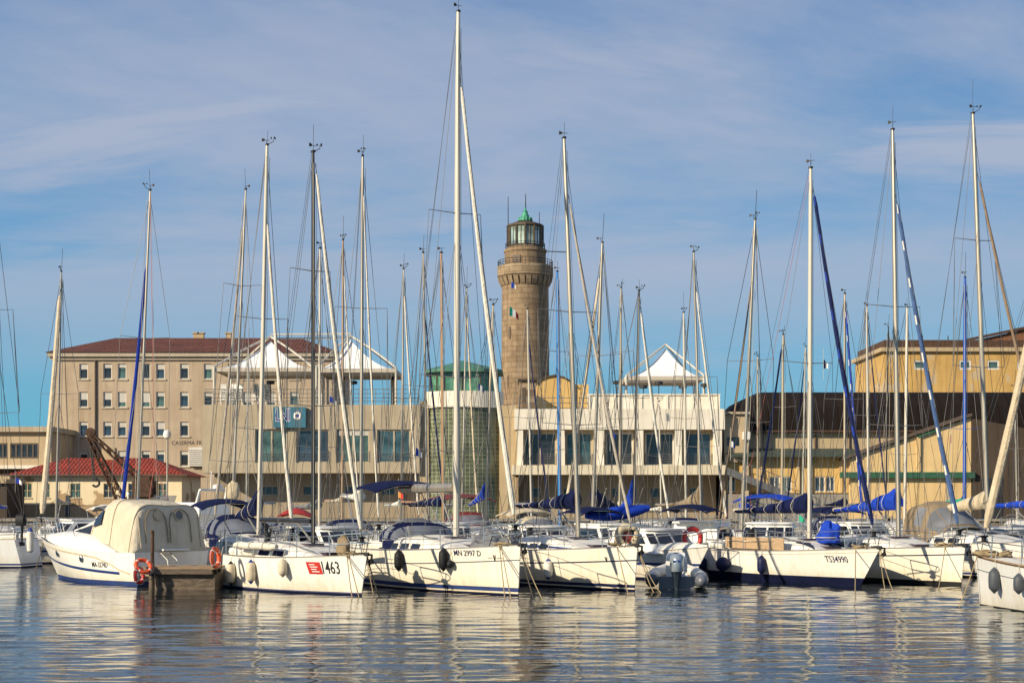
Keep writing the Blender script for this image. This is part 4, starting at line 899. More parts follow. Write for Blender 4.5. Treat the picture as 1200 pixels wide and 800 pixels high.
def sailboat(label, mx, top, d=None, wl=None, bx=None, ang=None, L_=8.5, B=None, fr=.42, toward=1, detail=0, mast='alu', mr=.075,
             fb=(1.25,1.02), gel='gel', af=.06, boot=(.10,.17), cove=None, bcol='stripe_blue', ccol='stripe_blue', afc='af_navy', gun='gel',
             boom=None, jib=None, spread=(.5,), hood=None, bim=None, stays='wire', rake=.55, wins=3, name='sailing_yacht', cat='sailboat', group='sailing yachts moored in the harbour', winmat='darkwin', extra=()):
    B=B or L_*.335; xf=fr*L_; xa=-(1-fr)*L_
    def place(d_):
        if bx is not None: a_,dm_,_=solve_heading(mx,bx,xf,d_,(HC*F/(wl-HY)) if wl else None,toward)
        else: a_,dm_=R(ang),d_
        return a_,dm_
    a,dm=place(d)
    if not wl:
        for k in range(60):
            dd=d+(.4*((k+1)//2))*(1 if k%2 else -1); a,dm=place(dd)
            hv=Vector((math.sin(a),-toward*math.cos(a)))
            if free((X(mx,dm),dm),hv,xa,xf,B): break
        else: a,dm=place(d)
    hv=Vector((math.sin(a),-toward*math.cos(a))); rz=math.atan2(hv.y,hv.x)
    take((X(mx,dm),dm),hv,xa,xf,B)
    bo=Boat(); bo.loc=Vector((X(mx,dm),dm,0)); bo.rz=rz; bo.d=dm; bo.label=label; bo.L=L_; bo.B=B; bo.xa=xa; bo.xf=xf
    root=thing(name,label,cat,bo.loc,rz,group); bo.root=root
    inv=Matrix.Rotation(-rz,4,'Z'); loc=lambda w: inv@(Vector(w)-bo.loc)
    bo.world=lambda p: Matrix.Rotation(rz,4,'Z')@Vector(p)+bo.loc
    h=Hull(xa,xf,B,fb[0],fb[1],rake=rake); bo.h=h
    hi=detail>=2
    h.mesh(bands(af,boot,cove),22 if hi else 14).build('hull',[gel,afc,bcol,ccol,gun],root,40)
    # deck with camber
    n=16; dk=MB(); rs=[]
    for i in range(n+1):
        u=i/n*.995; z=h.sheer(u); w_=max(.0,h.half(u,z)-.01); x=h.pt(u,z,1).x
        rs.append([Vector((x,w_*t,z-.012+.05*B/2.5*(1-t*t))) for t in (-1,-.6,0,.6,1)])
    dk.rings(rs,closed=False); dk.build('deck','deck',root,40)
    tr_=MB()
    for sd2 in (-1,1): tr_.tube([h.pt(u/14*.99,h.sheer(u/14*.99),sd2)+Vector((0,-sd2*.02,.015)) for u in range(15)],.028 if hi else .02,5)
    tr_.build('toe_rail','teak' if 'woodrail' in extra else ('alu' if hi else 'alu_dull'),root)
    # coachroof
    xc0,xc1=xa+.30*L_,xf-.26*L_; hc=.40 if hi else .42; nn=12; rs=[]
    def cabw(x): z,w_=h.deck(x); return min(.35*B,.74*w_)
    def cabh(x):
        t=(x-xc0)/(xc1-xc0); return hc*(1-max(0,(t-.35)/.65)**1.7)+.02
    for i in range(nn+1):
        x=xc0+(xc1-xc0)*i/nn; z,_=h.deck(x); w_=cabw(x); k=cabh(x); z-=.03
        rs.append([Vector((x,y*w_,z+kk*k+.03)) for y,kk in ((-1,-.1),(-.93,.62),(-.84,.86),(-.6,1.0),(0,1.1),(.6,1.0),(.84,.86),(.93,.62),(1,-.1))])
    cb=MB(); cb.rings(rs,closed=False)
    for e_ in (0,-1): m_=len(rs[0]); cb.add(rs[e_],[tuple(range(m_)) if e_==0 else tuple(reversed(range(m_)))],0)
    cab=cb.build('cabin','deck' if gel!='gel_cream' else 'deck',root,38)
    ztop=h.deck(0)[0]+cabh(0)*1.1 if xc0<0<xc1 else h.deck(0)[0]+.1
    for sd2 in (-1,1):
        for k in range(wins):
            t0=.06+k*.56/wins; t1=t0+.56/wins*.72; wv=MB(); q=[]
            for t_ in (t0,t1):
                x=xc0+(xc1-xc0)*t_; z,_=h.deck(x); w_=cabw(x); kk=cabh(x)
                for f,yy in ((.14,.985),(.52,.945)): q.append(Vector((x+(.06 if f>.3 else 0),sd2*(w_*yy+.012),z+f*kk)))
            wv.add(q,[(0,2,3,1) if sd2<0 else (1,3,2,0)]); wv.build('window',winmat,cab,0)
    if detail>=1:
        for k,t_ in enumerate((.62,.93) if hi else (.62,)):
            x=xc0+(xc1-xc0)*t_; z=h.deck(x)[0]+cabh(x)*1.08; hb=MB(); hb.box(x-.25,x+.25,-.25,.25,z-.05,z+.045); hb.build('hatch','winfilm',cab,0)
        hr=MB()
        for sd2 in (-1,1): hr.tube([(xc0+.3+i*.5,sd2*cabw(xc0+.3+i*.5)*.72,h.deck(xc0+.3+i*.5)[0]+cabh(xc0+.3+i*.5)*.97+(.07 if i%2 else .03)) for i in range(6)],.02,5)
        hr.build('handrail','steel' ,cab)
    # cockpit coamings
    cm=MB()
    for sd2 in (-1,1):
        pts=[(xa+.3+i*(xc0-xa-.35)/5,sd2*h.deck(xa+.3+i*(xc0-xa-.35)/5)[1]*.68,h.deck(xa+.5)[0]+.10+.05*i/5) for i in range(6)]; cm.tube(pts,.15,8,flat=1.)
    cm.build('coaming','deck',root)
    if hi or detail==1:
        wn=MB()
        for sd2 in (-1,1):
            for xx in ((xc0-.35),(xc0-1.3)):
                if xx>xa+.4: z,w_=h.deck(xx); wn.lathe([(.07,z+.2),(.09,z+.24),(.06,z+.32),(.085,z+.40),(.03,z+.42)],10,(xx,sd2*w_*.68,0))
        wn.build('winch','steel',root)
        st=MB(); xx=xa+.22*L_*.8; z=h.deck(xx)[0]; st.torus((xx,0,z+.55),.30,.011,24,6,Vector((1,0,.2))); st.tube([(xx+.12,0,z-.1),(xx+.1,0,z+.7)],.09,8)
        for k in range(3): aa=2*math.pi*k/3; st.tube([(xx,0,z+.55),(xx-.07*math.sin(aa),.30*math.cos(aa),z+.55+.30*math.sin(aa))],.012,4)
        st.build('steering_wheel','rubber',root)
    # rails
    zb,_=h.deck(xf-.2); hh=.58
    pu=MB()
    w1=h.deck(xf-1.15)[1]*.92; zz=h.deck(xf-1.15)[0]
    for zo in (hh,hh*.55):
        pu.tube([(xf-1.15,-w1,zz+zo),(xf-.5,-w1*.62,zb+zo+.02),(xf-.06,-.16,zb+zo+.04),(xf+.02,0,zb+zo+.04),(xf-.06,.16,zb+zo+.04),(xf-.5,w1*.62,zb+zo+.02),(xf-1.15,w1,zz+zo)],.016,5)
    for sd2 in (-1,1):
        pu.tube([(xf-1.15,sd2*w1,zz+hh),(xf-1.1,sd2*w1,zz)],.016,5); pu.tube([(xf-.12,sd2*.16,zb+hh+.04),(xf-.38,sd2*.2,zb)],.016,5)
    pu.build('pulpit','steel',root)
    for sd2 in (-1,1):
        gr=MB(); xs_=[xa+.25+i*(xf-1.15-xa-.25)/5 for i in range(6)]; tp=[]
        for i,x in enumerate(xs_):
            z,w_=h.deck(x); p=Vector((x,sd2*w_*.94,z)); tp.append(p+Vector((0,0,hh)))
            if 0<i<5: gr.tube([p,p+Vector((0,0,hh))],.014,5)
        gr.tube(tp,.008,4); gr.tube([p-Vector((0,0,hh*.45)) for p in tp],.008,4); gr.build('guard_rail','steel',root)
    ps=MB(); z,w_=h.deck(xa+.3); w_*=.92
    for zo in (hh,hh*.5): ps.tube([(xa+1.3,-h.deck(xa+1.3)[1]*.94,z+zo),(xa+.3,-w_,z+zo),(xa+.26,-w_*.5,z+zo)],.016,5); ps.tube([(xa+1.3,h.deck(xa+1.3)[1]*.94,z+zo),(xa+.3,w_,z+zo),(xa+.26,w_*.5,z+zo)],.016,5)
    for sd2 in (-1,1):
        ps.tube([(xa+.3,sd2*w_,z),(xa+.3,sd2*w_,z+hh)],.016,5); ps.tube([(xa+.27,sd2*w_*.5,z),(xa+.26,sd2*w_*.5,z+hh)],.016,5); ps.tube([(xa+1.3,sd2*h.deck(xa+1.3)[1]*.94,z),(xa+1.3,sd2*h.deck(xa+1.3)[1]*.94,z+hh)],.016,5)
    ps.build('pushpit','steel',root)
    # mast
    mt=loc(W(top[0],top[1],dm)); m0=Vector((0,0,ztop-.12)); bo.mt=mt
    pm=lambda t_: m0.lerp(mt,t_)
    tm=lambda z: (z-m0.z)/(mt.z-m0.z)
    r0=mr*.86
    ms=MB(); ms.tube([m0,pm(.6),pm(.93),mt],[r0,r0,r0*.85,r0*.62],10,flat=.8)
    ms.tube([m0+Vector((0,0,0)),m0+Vector((0,0,.1))],r0*1.5,10)
    mst=ms.build('mast',mast,root,45); bo.mast=mst; bo.pm=pm; bo.tm=tm
    fwd=Vector((1,0,0))
    # masthead: antenna, vane, cups
    mh=MB(); wr=.011 if dm<62 else .015
    al=random.choice([.12,.5,.8,1.2]); mh.tube([mt,mt+Vector((-.06,.05,al))],wr*.7,4)
    mh.box(-.075,.075,-.04,.04,-.02,.04,T=Matrix.Translation(mt))
    vd=random.uniform(-.6,.6)+1.2; q=mt+Vector((.1,-.05,random.uniform(.10,.24))); dv=.55*Vector((math.cos(vd),math.sin(vd),0))
    mh.tube([mt+Vector((.05,-.03,0)),q],wr*.7,4); mh.tube([q-dv*.28,q+dv*.2],wr*.7,4); mh.add([q-dv*.3+Vector((0,0,.04)),q-dv*.3-Vector((0,0,.04)),q-dv*.14-Vector((0,0,.03)),q-dv*.14+Vector((0,0,.03)),q-dv*.3+Vector((.012,.012,.06)),q-dv*.3+Vector((.012,.012,-.06)),q-dv*.14+Vector((.012,.012,-.03)),q-dv*.14+Vector((.012,.012,.03))],[(0,1,2,3),(7,6,5,4),(0,4,5,1),(2,6,7,3),(0,3,7,4),(1,5,6,2)])
    if random.random()<.55:
        a2=random.uniform(-1,1)+.9; q2=mt+Vector((.22*math.cos(a2),.22*math.sin(a2),.12)); mh.tube([mt,q2],wr,4); mh.tube([q2,q2+Vector((0,0,.1))],wr,4)
        for kk in range(3): aa=kk*2.1; mh.lathe([(.015,.08),(.03,.11),(.015,.14)],6,q2+Vector((.08*math.cos(aa),.08*math.sin(aa),0)))
    mh.build('masthead_gear','iron',mst)
    # spreaders and standing rigging
    sp_l=[]
    for f in spread:
        c=pm(f); ln=(B*.36 if f<.62 else B*.27)
        sp_=MB()
        tips=[]
        for sd2 in (-1,1):
            e_=c+Vector((-.16,sd2*ln,.06)); tips.append(e_); sp_.tube([c,e_],[.032,.018],6,flat=.5)
        sp_.build('spreader','alu_dull' if mast!='mast_blue' else 'mast_blue',mst); sp_l.append(tips)
    wr=.0075 if dm<50 else (.009 if dm<62 else .012)
    z0,w0=h.deck(-.25); tf=pm(.985 if 'frac' not in extra else .87)
    for si,sd2 in enumerate((-1,1)):
        sh=MB(); pts=[tf]+[t_[si] for t_ in reversed(sp_l)]+[Vector((-.28,sd2*w0*.9,z0))]; sh.tube(pts,wr,4); sh.build('shroud',stays,root,0)
        lw=MB(); lw.tube([pm(spread[0]-.02),Vector((-.5,sd2*w0*.88,z0))],wr,4)
        if hi: lw.tube([pm(spread[0]-.02),Vector((.35,sd2*w0*.85,h.deck(.35)[0]))],wr,4)
        lw.build('lower_shroud',stays,root,0)
    zs,ws=h.deck(xa+.3); bs=MB(); mid=Vector((xa+1.6,0,zs+3.0)); bs.tube([mt,mid,(xa+.3,-ws*.7,zs)],wr,4); bs.tube([mid,(xa+.3,ws*.7,zs)],wr,4); bs.build('backstay','wire_red' if 'redstay' in extra else stays,root,0)
    bow=Vector((xf-.18,0,h.deck(xf-.2)[0]+.12))
    jt=pm(.93) if not jib or len(jib)<3 else pm(jib[2])
    if jib:
        # jib=(material, radius[, mast fraction[, second material]])
        jm,jr=jib[0],jib[1]; second=jib[3] if len(jib)>3 else None
        o1=jt+Vector((.12,0,0)); npt=34; pts=[]; rr=[]
        for i in range(npt+1):
            t_=i/npt; p=bow.lerp(o1,.055+.915*t_); p+=Vector((-.12,0,-.10))*math.sin(math.pi*t_)*.9; pts.append(p); rr.append(jr*.88*(1.15-.35*t_)*(.55 if i in (0,npt) else 1)*random.uniform(.94,1.06))
        jb=MB(); jb.tube(pts,rr,8,mifn=(lambda i,j:1 if (i*2+j)%8 in (0,) else 0) if second else None)
        jb.build('furled_jib',[jm,second or jm],root)
        fs=MB(); fs.tube([bow,o1],.012,4); fs.lathe([(.10,-.10),(.13,-.08),(.06,-.06),(.06,.02),(.13,.05),(.10,.07)],10,bow.lerp(o1,.03)); fs.build('furling_drum','rubber',root)
    else:
        fs=MB(); fs.tube([bow,jt],wr,4); fs.build('forestay',stays,root,0)
    # halyards lying along the mast and topping lift
    hl=MB()
    for k,(ox,oy) in enumerate(((-.02,.11),(.09,-.05))): hl.tube([pm(.97)+Vector((ox,oy,0)),pm(.5)+Vector((ox,oy+.03,0)),m0+Vector((ox,oy,.2))],wr*.9,4)
    hl.build('halyard','wire_light',mst,0)
    # boom and cover
    if boom:
        # boom=(cover material or None, length, z at mast, droop, top height of cover at the mast, boom material)
        cmat,bl,bz,dr,chh,bm_=boom
        b0=pm(tm(bz))+Vector((-.1,0,0)); b1=b0+Vector((-bl,0,dr))
        bmb=MB(); bmb.tube([b0,b1],.075 if bm_!='fat' else .14,8); 
        bob=bmb.build('boom','alu' if bm_=='fat' else bm_,root)
        if cmat:
            rs=[]; ns=16
            for i in range(ns+1):
                t_=i/ns; p=b0.lerp(b1,t_*.985-.02)+Vector((0,0,-.03)); ht=chh*((1-t_)**2.0)*.62+chh*.38*(1-.55*t_)
                wd=(.17-.06*t_)*(1+.10*math.sin(i*2.1)); hz=ht*(1+.05*math.sin(i*1.7))
                rs.append([p+Vector((0,wd*math.sin(aa)*(1-.55*max(0,-math.cos(aa))),-.07 if k in (0,) else hz*(.5-.5*math.cos(aa))-.05)) for k,aa in enumerate([2*math.pi*k/12 for k in range(12)])])
            cv=MB(); cv.rings(rs,True,True,True); cvo=cv.build('sail_cover',cmat,bob,50)
            if hi or detail:
                for i in (3,6,9,12,14):
                    ty=MB(); ty.tube([q+ (q-rs[i][0]).normalized()*.012 if (q-rs[i][0]).length>1e-4 else q for q in rs[i]]+[rs[i][0]],.012,4)
                    ty.build('sail_tie','wire_light',bob,0)
        ml=MB(); ml.tube([mt+Vector((-.1,0,-.05)),b1],wr*.8,4); ml.tube([b1+Vector((.2,0,0)),(b1.x+.2,0,h.deck(max(xa+.4,b1.x+.2))[0]+.2)],wr*1.3,4); ml.build('topping_lift',stays,root,0)
        vg=MB(); vg.tube([b0.lerp(b1,.3),m0+Vector((-.12,0,.25))],.03,6); vg.build('boom_vang','alu_dull',root)
    # sprayhood
    def arch(x,w_,z0_,hh_,n=14): return [Vector((x,w_*math.copysign(abs(math.cos(t_))**.6,math.cos(t_)),z0_+hh_*abs(math.sin(t_))**.62)) for t_ in [math.pi*i/n for i in range(n+1)]]
    if hood:
        z0_=h.deck(xc0)[0]+.06; st_=[(-.55,.36*B,1.0),(-.1,.37*B,1.1),(.35,.36*B,1.02),(.95,.30*B,.42)]
        if len(hood)>1: st_=[(x*hood[1],w_,hh_*hood[1]) for x,w_,hh_ in st_]
        rs=[arch(xc0+dx_,w_,z0_,hh_) for dx_,w_,hh_ in st_]; hd=MB(); hd.rings(rs,closed=False); hd.rings([[p+Vector((0,0,-.02)) for p in r] for r in rs],closed=False)
        hdo=hd.build('sprayhood',hood[0],root,50)
        def fj(r,jf): k_=min(int(jf),13); return r[k_].lerp(r[k_+1],jf-k_)
        for js_ in ((1.2,2,3,4,4.7),(4.95,6,7,8,9.05),(9.3,10,11,12,12.8)):
            wv=MB(); a_,b_=[fj(rs[2],q_) for q_ in js_],[fj(rs[3],q_) for q_ in js_]; g_=[[a_[j].lerp(b_[j],f)+ (Vector((.02,0,.012))+Vector((0,.012*math.copysign(1,a_[j].y) if abs(a_[j].y)>.2 else 0,0))) for j in range(5)] for f in (.14,.5,.90)]
            wv.rings(g_,closed=False); wv.build('window','vinyl',hdo,40)
        for sd2 in (0,1):
            wv=MB(); g_=[]
            for i in (1,2):
                a_=rs[i]; js=(1,2,3,4) if sd2==0 else (13,12,11,10); g_.append([a_[j]+Vector((0,.014*math.copysign(1,a_[j].y),.006)) for j in js])
            g_=[[p.lerp(q,.12) for p,q in zip(g_[0],g_[1])],[p.lerp(q,.85) for p,q in zip(g_[0],g_[1])]]
            wv.rings(g_,closed=False); wv.build('window','vinyl',hdo,40)
    if bim:
        # bim=(material, x0 from stern, length, height, half width)
        bmm,bx0,bln,bh,bw=bim; z0_=h.deck(xa+.6)[0]; rs=[]
        for i in range(7):
            t_=i/6; x=xa+bx0+bln*t_; zt=z0_+bh-.14*(2*t_-1)**2
            rs.append([Vector((x,bw*yy,zt-.24*abs(yy)**2.6-.0*i)) for yy in (-1,-.8,-.5,-.2,.2,.5,.8,1)])
        bmm_=MB(); rs2=[r+[p-Vector((0,0,.035)) for p in reversed(r)] for r in rs]; bmm_.rings(rs2,True,True,True); bio=bmm_.build('bimini',bmm,root,45)
        for t_ in (.04,.5,.96):
            hp=MB(); x=xa+bx0+bln*t_; zt=z0_+bh-.14*(2*t_-1)**2-.05; xm=xa+bx0+bln*.5
            hp.tube([(xm,-bw,z0_)]+[(x,bw*yy,zt-.26*abs(yy)**2.6) for yy in (-1,-.8,-.4,0,.4,.8,1)]+[(xm,bw,z0_)],.016,5); hp.build('hoop','steel',bio)
    if hi:
        an=MB(); zz=h.deck(xf-.1)[0]; an.tube([(xf-.5,.06,zz+.06),(xf+.16,.06,zz+.03)],.03,6); an.tube([(xf+.16,.06,zz+.03),(xf+.10,.06,zz-.22)],.03,6)
        an.add([(xf+.10,-.05,zz-.16),(xf+.10,.17,zz-.16),(xf+.02,.06,zz-.28),(xf+.17,.06,zz-.03),(xf+.05,.06,zz-.13)],[(0,1,3),(0,3,4),(1,4,3),(0,2,1),(0,4,2),(1,2,4)]); an.box(xf-.2,xf+.12,-.05,.0,zz,zz+.10)
        an.build('anchor','iron',root,0)
        ln=MB(); x=xf-.9; z=h.deck(x)[0]+.05
        for k in range(6): ln.torus((x+random.uniform(-.15,.15),random.uniform(-.3,.3),z+.02+random.uniform(0,.06)),random.uniform(.1,.18),.02,14,5,Vector((random.uniform(-.3,.3),random.uniform(-.3,.3),1)))
        ln.build('coiled_line','rope',root)
    bo.find=lambda px,z,side: find_x(bo,px,z,side)
    BOATS.append(bo); return bo
def px_of(w): return 600+F*w.x/w.y
def py_of(w): return HY-F*(w.z-HC)/w.y
def find_x(bo,px,z,side):
    best=None
    for i in range(301):
        x=bo.xa+.02+(bo.xf-bo.xa-.04)*i/300; w=bo.world(bo.h.ptx(x,z,side)); e_=abs(px_of(w)-px)
        if best is None or e_<best[0]: best=(e_,x,w)
    return best[1],best[2]
def hull_text(bo,s,px,zc,size,side,m_,xs=.72,bold=0.,name='lettering',dirn=1,off=.022):
    x0,_=find_x(bo,px,zc,side); v_,f_=text_mesh(s,size,xs,bold); t=MB(); vs=[]
    for a,b_ in v_:
        x=x0+dirn*a; z=zc+b_; p=bo.h.ptx(x,z,side); vs.append(p+Vector((0,side*off,0)))
    t.add(vs,f_); t.build(name,m_,bo.root,0)
def hull_patch(bo,x0,x1,z0,z1,side,m_,name,off=.02,skew=0.,n=8):
    rs=[]
    for i in range(n+1):
        x=x0+(x1-x0)*i/n
        rs.append([bo.h.ptx(x+skew*(z-z0),z,side)+Vector((0,side*off,0)) for z in (z0,(z0+z1)/2,z1)])
    t=MB(); t.rings(rs,closed=False); return t.build(name,m_,bo.root,0)

# ---- front row ----------------------------------------------------------------------------
b1463=sailboat('white sloop with black mast and boom, red panel and number 1463 on its bow', 367,(367,178),wl=698,bx=430,L_=6.9,B=2.45,detail=2,mast='mast_black',mr=.085,
   fb=(1.10,.98),af=.05,boot=(.052,.075),gel='gel',rake=.28,boom=(None,3.0,2.02,.02,.5,'mast_black'),jib=('jib_white',.06,.97),spread=(.70,.36),wins=2,winmat='canvas_navy')
b2997=sailboat('large white cruising yacht numbered MN 2997 D with the tallest white mast', 534.5,(537,14),wl=698,bx=610,L_=9.0,B=3.2,detail=2,mast='mast_white',mr=.125,
   fb=(1.36,1.12),af=.05,boot=(.10,.215),cove=(.36,.395),gel='gel_cream',rake=.12,boom=(None,3.6,3.0,.0,.3,'fat'),jib=('jib_white',.075,.88),spread=(.62,.31,.17),hood=('canvas_navy',.72),bim=('canvas_navy',.2,2.3,2.15,1.35),bcol='af_blue',ccol='stripe_grey')
bE=sailboat('cream sloop with navy boom cover and a beige horseshoe ring on its bow rail', 678,(661,162),wl=693,bx=747,L_=8.2,B=2.9,detail=2,mast='alu',mr=.10,
   fb=(1.28,1.08),af=.06,boot=(.10,.19),cove=(.36,.40),gel='gel_cream',rake=.16,boom=('canvas_navy',4.0,2.45,.05,.62,'alu'),jib=('jib_grey',.046,.86),spread=(.57,.29),bcol='ink',ccol='ink')
bTS=sailboat('white sloop lettered TS34990 with raked bow and navy bottom paint', 948.5,(950,197),wl=689,bx=1031,L_=8.5,B=2.75,detail=2,mast='mast_white',mr=.10,
   fb=(1.17,1.0),af=.27,boot=None,cove=(.08,.10),gel='gel',rake=.95,boom=('canvas_navy',4.3,2.32,-.02,.66,'mast_cream'),jib=('jib_navy',.075,.95,'jib_blue'),spread=(.48,),wins=3,winmat='winfilm',ccol='canvas_beige',extra=('redstay',))
bH=sailboat('white yacht with bright blue boom cover and a blue spiral-striped furled jib', 1053,(1046,152),wl=687,bx=1131,L_=8.6,B=2.9,detail=2,mast='alu',mr=.105,
   fb=(1.2,1.05),af=.13,boot=None,cove=(.20,.24),gel='gel_cream',rake=.2,boom=('canvas_blue',3.9,2.42,-.10,.72,'mast_cream'),jib=('jib_slate',.08,.84,'jib_white'),spread=(.57,.28),ccol='ink',afc='af_black')
bI=sailboat('white yacht at the right edge with brown toe rail and two dark grey fenders', 1285,(1270,15),wl=708,bx=1144,toward=-1,L_=9.6,B=3.1,detail=2,mast='alu',
   fb=(1.22,1.0),af=.03,boot=None,cove=(.32,.34),gel='gel_pure',rake=.15,jib=('jib_beige',.105,.90),boom=('canvas_beige',3.8,2.4,0,.5,'alu'),spread=(.55,.3),ccol='ink',gun='stripe_brown',afc='af_black',extra=('woodrail',))
bJ=sailboat('white yacht with beige boom cover and tan sprayhood behind the spiral-striped jib', 1158,(1140,133),d=53.5,bx=1252,L_=9.4,B=3.1,detail=1,mast='alu',mr=.10,
   fb=(1.3,1.1),boom=('canvas_beige',4.0,2.45,-.25,.62,'mast_cream'),jib=('jib_brown',.06,.86),spread=(.70,.40),hood=('canvas_tan',1.35),afc='af_black')
# ---- second and third rows -----------------------------------------------------------------
T=lambda *a,**k: sailboat(*a,**k)
T('small yacht with a thick beige furled jib before the red-roofed house',66,(72,318),d=80,bx=47,L_=8,detail=1,mast='alu_dull',jib=('jib_beige',.16,.93),boom=('canvas_beige',2.8,2.6,.0,.35,'alu'),spread=(.52,),toward=1)
T('yacht whose bright navy-blue furled jib crosses the barracks facade',160,(176,223),d=60,bx=139,L_=8,detail=1,mast='alu',jib=('jib_blue',.085,.8),boom=('canvas_blue',3.2,2.3,0,.55,'alu'),spread=(.57,),extra=('redstay',),toward=-1)
T('yacht with dark grey mast and grey furled jib left of the club building',271,(288,222),d=61,bx=249,L_=8.4,detail=1,mast='alu_dull',jib=('jib_grey',.06,.92),spread=(.72,.21),toward=-1,hood=('canvas_grey',.8))
T('yacht with white mast and tapering navy sail cover behind the black-masted sloop',303,(313,170),d=54,bx=346,L_=8.0,B=2.6,detail=1,mast='mast_white',mr=.105,boom=('canvas_navy',3.6,2.25,-.45,.85,'alu'),jib=('jib_white',.065,.82),spread=(.56,.28),hood=('canvas_navy',1.0),bim=('canvas_navy',.0,2.0,1.7,1.1))
T('distant yacht with a plain thin white mast just left of the white-masted yacht',288.5,(291,407),d=95,ang=-25,L_=7.5,mast='mast_white',mr=.065,boom=('canvas_white',3,2.6,0,.3,'alu'),spread=(.55,))
T('yacht with radar dome on its pale mast close behind the black mast',374,(375,291),d=64,ang=33,L_=7.8,detail=1,mast='mast_white',mr=.075,boom=('canvas_grey',3,2.4,0,.4,'alu'),spread=(.6,.3),hood=('canvas_navy',.8))
T('yacht with brownish varnished mast between the black mast and the grey spreader mast',401,(402,281),d=76,bx=424,L_=8,mast='mast_wood',mr=.085,boom=('canvas_cream',3.0,2.7,0,.3,'mast_wood'),spread=(.55,),jib=('jib_white',.045,.9))
T('yacht with white boom bundle and grey mast ahead of the right-hand joined tent',423,(425,183),d=58,bx=446,L_=8.2,B=2.7,detail=1,mast='alu',mr=.09,boom=('canvas_white',3.7,2.7,.18,.42,'alu'),spread=(.6,.28),jib=('jib_white',.04,.92),hood=('canvas_navy',.8))
T('yacht with slim mast and white furled jib left of the glass-block turret',470,(473,315),d=75,bx=493,L_=8.2,mast='alu',jib=('jib_white',.06,.92),boom=('canvas_white',3,2.5,0,.35,'alu'),spread=(.5,.27))
T('yacht with pale mast and dark jib before the left edge of the turret',501,(496,296),d=71,bx=526,L_=8.2,mast='alu',jib=('jib_navy',.045,.78),boom=('canvas_navy',3,2.5,0,.4,'alu'),spread=(.52,.27))
T('yacht with reddish weathered mast in front of the glass-block turret',519.5,(517,296),d=65,ang=36,L_=7.6,detail=1,mast='mast_wood',mr=.085,boom=('canvas_navy',3,2.5,.1,.45,'mast_wood'),spread=(.45,),hood=('canvas_grey',.8))
T('distant yacht with a thin grey mast just right of the tallest white mast',541,(547,337),d=86,bx=562,L_=7.6,mast='alu_dull',spread=(.5,),jib=('jib_beige',.06,.9),boom=('canvas_grey',3,2.5,0,.4,'alu'))
T('yacht with maroon bimini and maroon dodger beyond the bow of the tallest-masted yacht',568,(578,357),d=59,ang=20,L_=8.6,B=2.9,detail=1,mast='mast_cream',mr=.08,boom=('canvas_blue',2.2,2.85,-.35,.75,'alu'),spread=(.5,),hood=('canvas_maroon',1.0),bim=('canvas_maroon',.0,2.6,2.0,1.45))
T('yacht with short pale mast and slim navy jib in front of the lighthouse tower',623,(618,362),d=80,bx=648,L_=8,mast='mast_white',jib=('jib_navy',.055,.86),boom=('canvas_navy',3,2.5,0,.35,'alu'),spread=(.5,))
T('yacht with azure-blue mast and blue boom right of the lighthouse',656,(653,318),d=72,ang=32,L_=8,mast='mast_lightblue',mr=.105,boom=(None,3.,2.5,0,.35,'mast_lightblue'),spread=(.69,.31),jib=None,hood=('canvas_beige',.8))
T('yacht with navy cover tapering right and beige jib furled to the left',694,(706,284),d=64,bx=656,L_=8.2,detail=1,mast='alu',mr=.095,boom=('canvas_navy',3.9,2.55,-.35,.85,'mast_cream'),jib=('jib_beige',.075,.9),spread=(.61,.36),hood=('canvas_beige',.8))
T('distant yacht with a slim beige mast before the left bays of the white building',726,(728,337),d=84,ang=-30,L_=7.8,mast='mast_cream',boom=('canvas_white',3,2.5,0,.35,'alu'),spread=(.73,.45))
T('yacht with slim black mast and vivid blue mast cover before the white building',742,(749,340),d=68,bx=789,L_=8.4,mast='mast_black',mr=.08,boom=('canvas_blue',1.0,2.6,-.2,1.2,'mast_black'),jib=('jib_white',.06,.93),spread=(.55,),hood=('canvas_navy',.8))
T('small yacht with a short white mast right of the black mast',775,(772,470),d=96,ang=30,L_=6.5,mast='mast_white',mr=.06,spread=(.55,),boom=('canvas_white',2.5,2.2,0,.3,'alu'))
T('distant yacht with white mast under the right side of the single tent',804,(801,366),d=88,ang=28,L_=7.6,mast='mast_white',mr=.09,spread=(.5,),boom=('canvas_tan',3,2.5,0,.4,'alu'))
T('yacht with tan sail cover rising to its mast before the white building',822,(813,295),d=69,bx=855,L_=8.4,detail=1,mast='alu',mr=.085,boom=('canvas_tan',3.4,2.55,-.1,.95,'alu'),jib=('jib_white',.055,.88),spread=(.55,.3),hood=('canvas_navy',.75))
T('yacht with a tall mast leaning right in the gap left of the vaulted warehouse',869,(885,257),d=62,bx=838,L_=8,detail=1,mast='alu',mr=.09,boom=('canvas_blue',2.8,2.3,0,.5,'alu'),spread=(.55,),jib=('jib_brown',.045,.8),bim=('canvas_blue',.1,1.9,1.95,1.25))
T('distant yacht with a short cream mast at the rounded end of the dark vault',888,(888,417),d=100,ang=-30,L_=7.5,mast='mast_cream',spread=(.6,),boom=('canvas_cream',3,2.5,0,.3,'alu'))
T('distant yacht with yellowish mast and black furled jib crossing the dark vault',916,(918,392),d=84,bx=881,L_=8,mast='mast_cream',mr=.09,jib=('jib_navy',.07,.95),boom=('canvas_grey',3,2.5,0,.4,'alu'),spread=(.62,))
T('distant yacht with a thin white mast hard against the left of the TS34990 mast',940,(944,406),d=98,bx=918,L_=8,mast='mast_white',jib=('jib_navy',.05,.9),spread=(.5,),boom=('canvas_white',3,2.5,0,.3,'alu'))
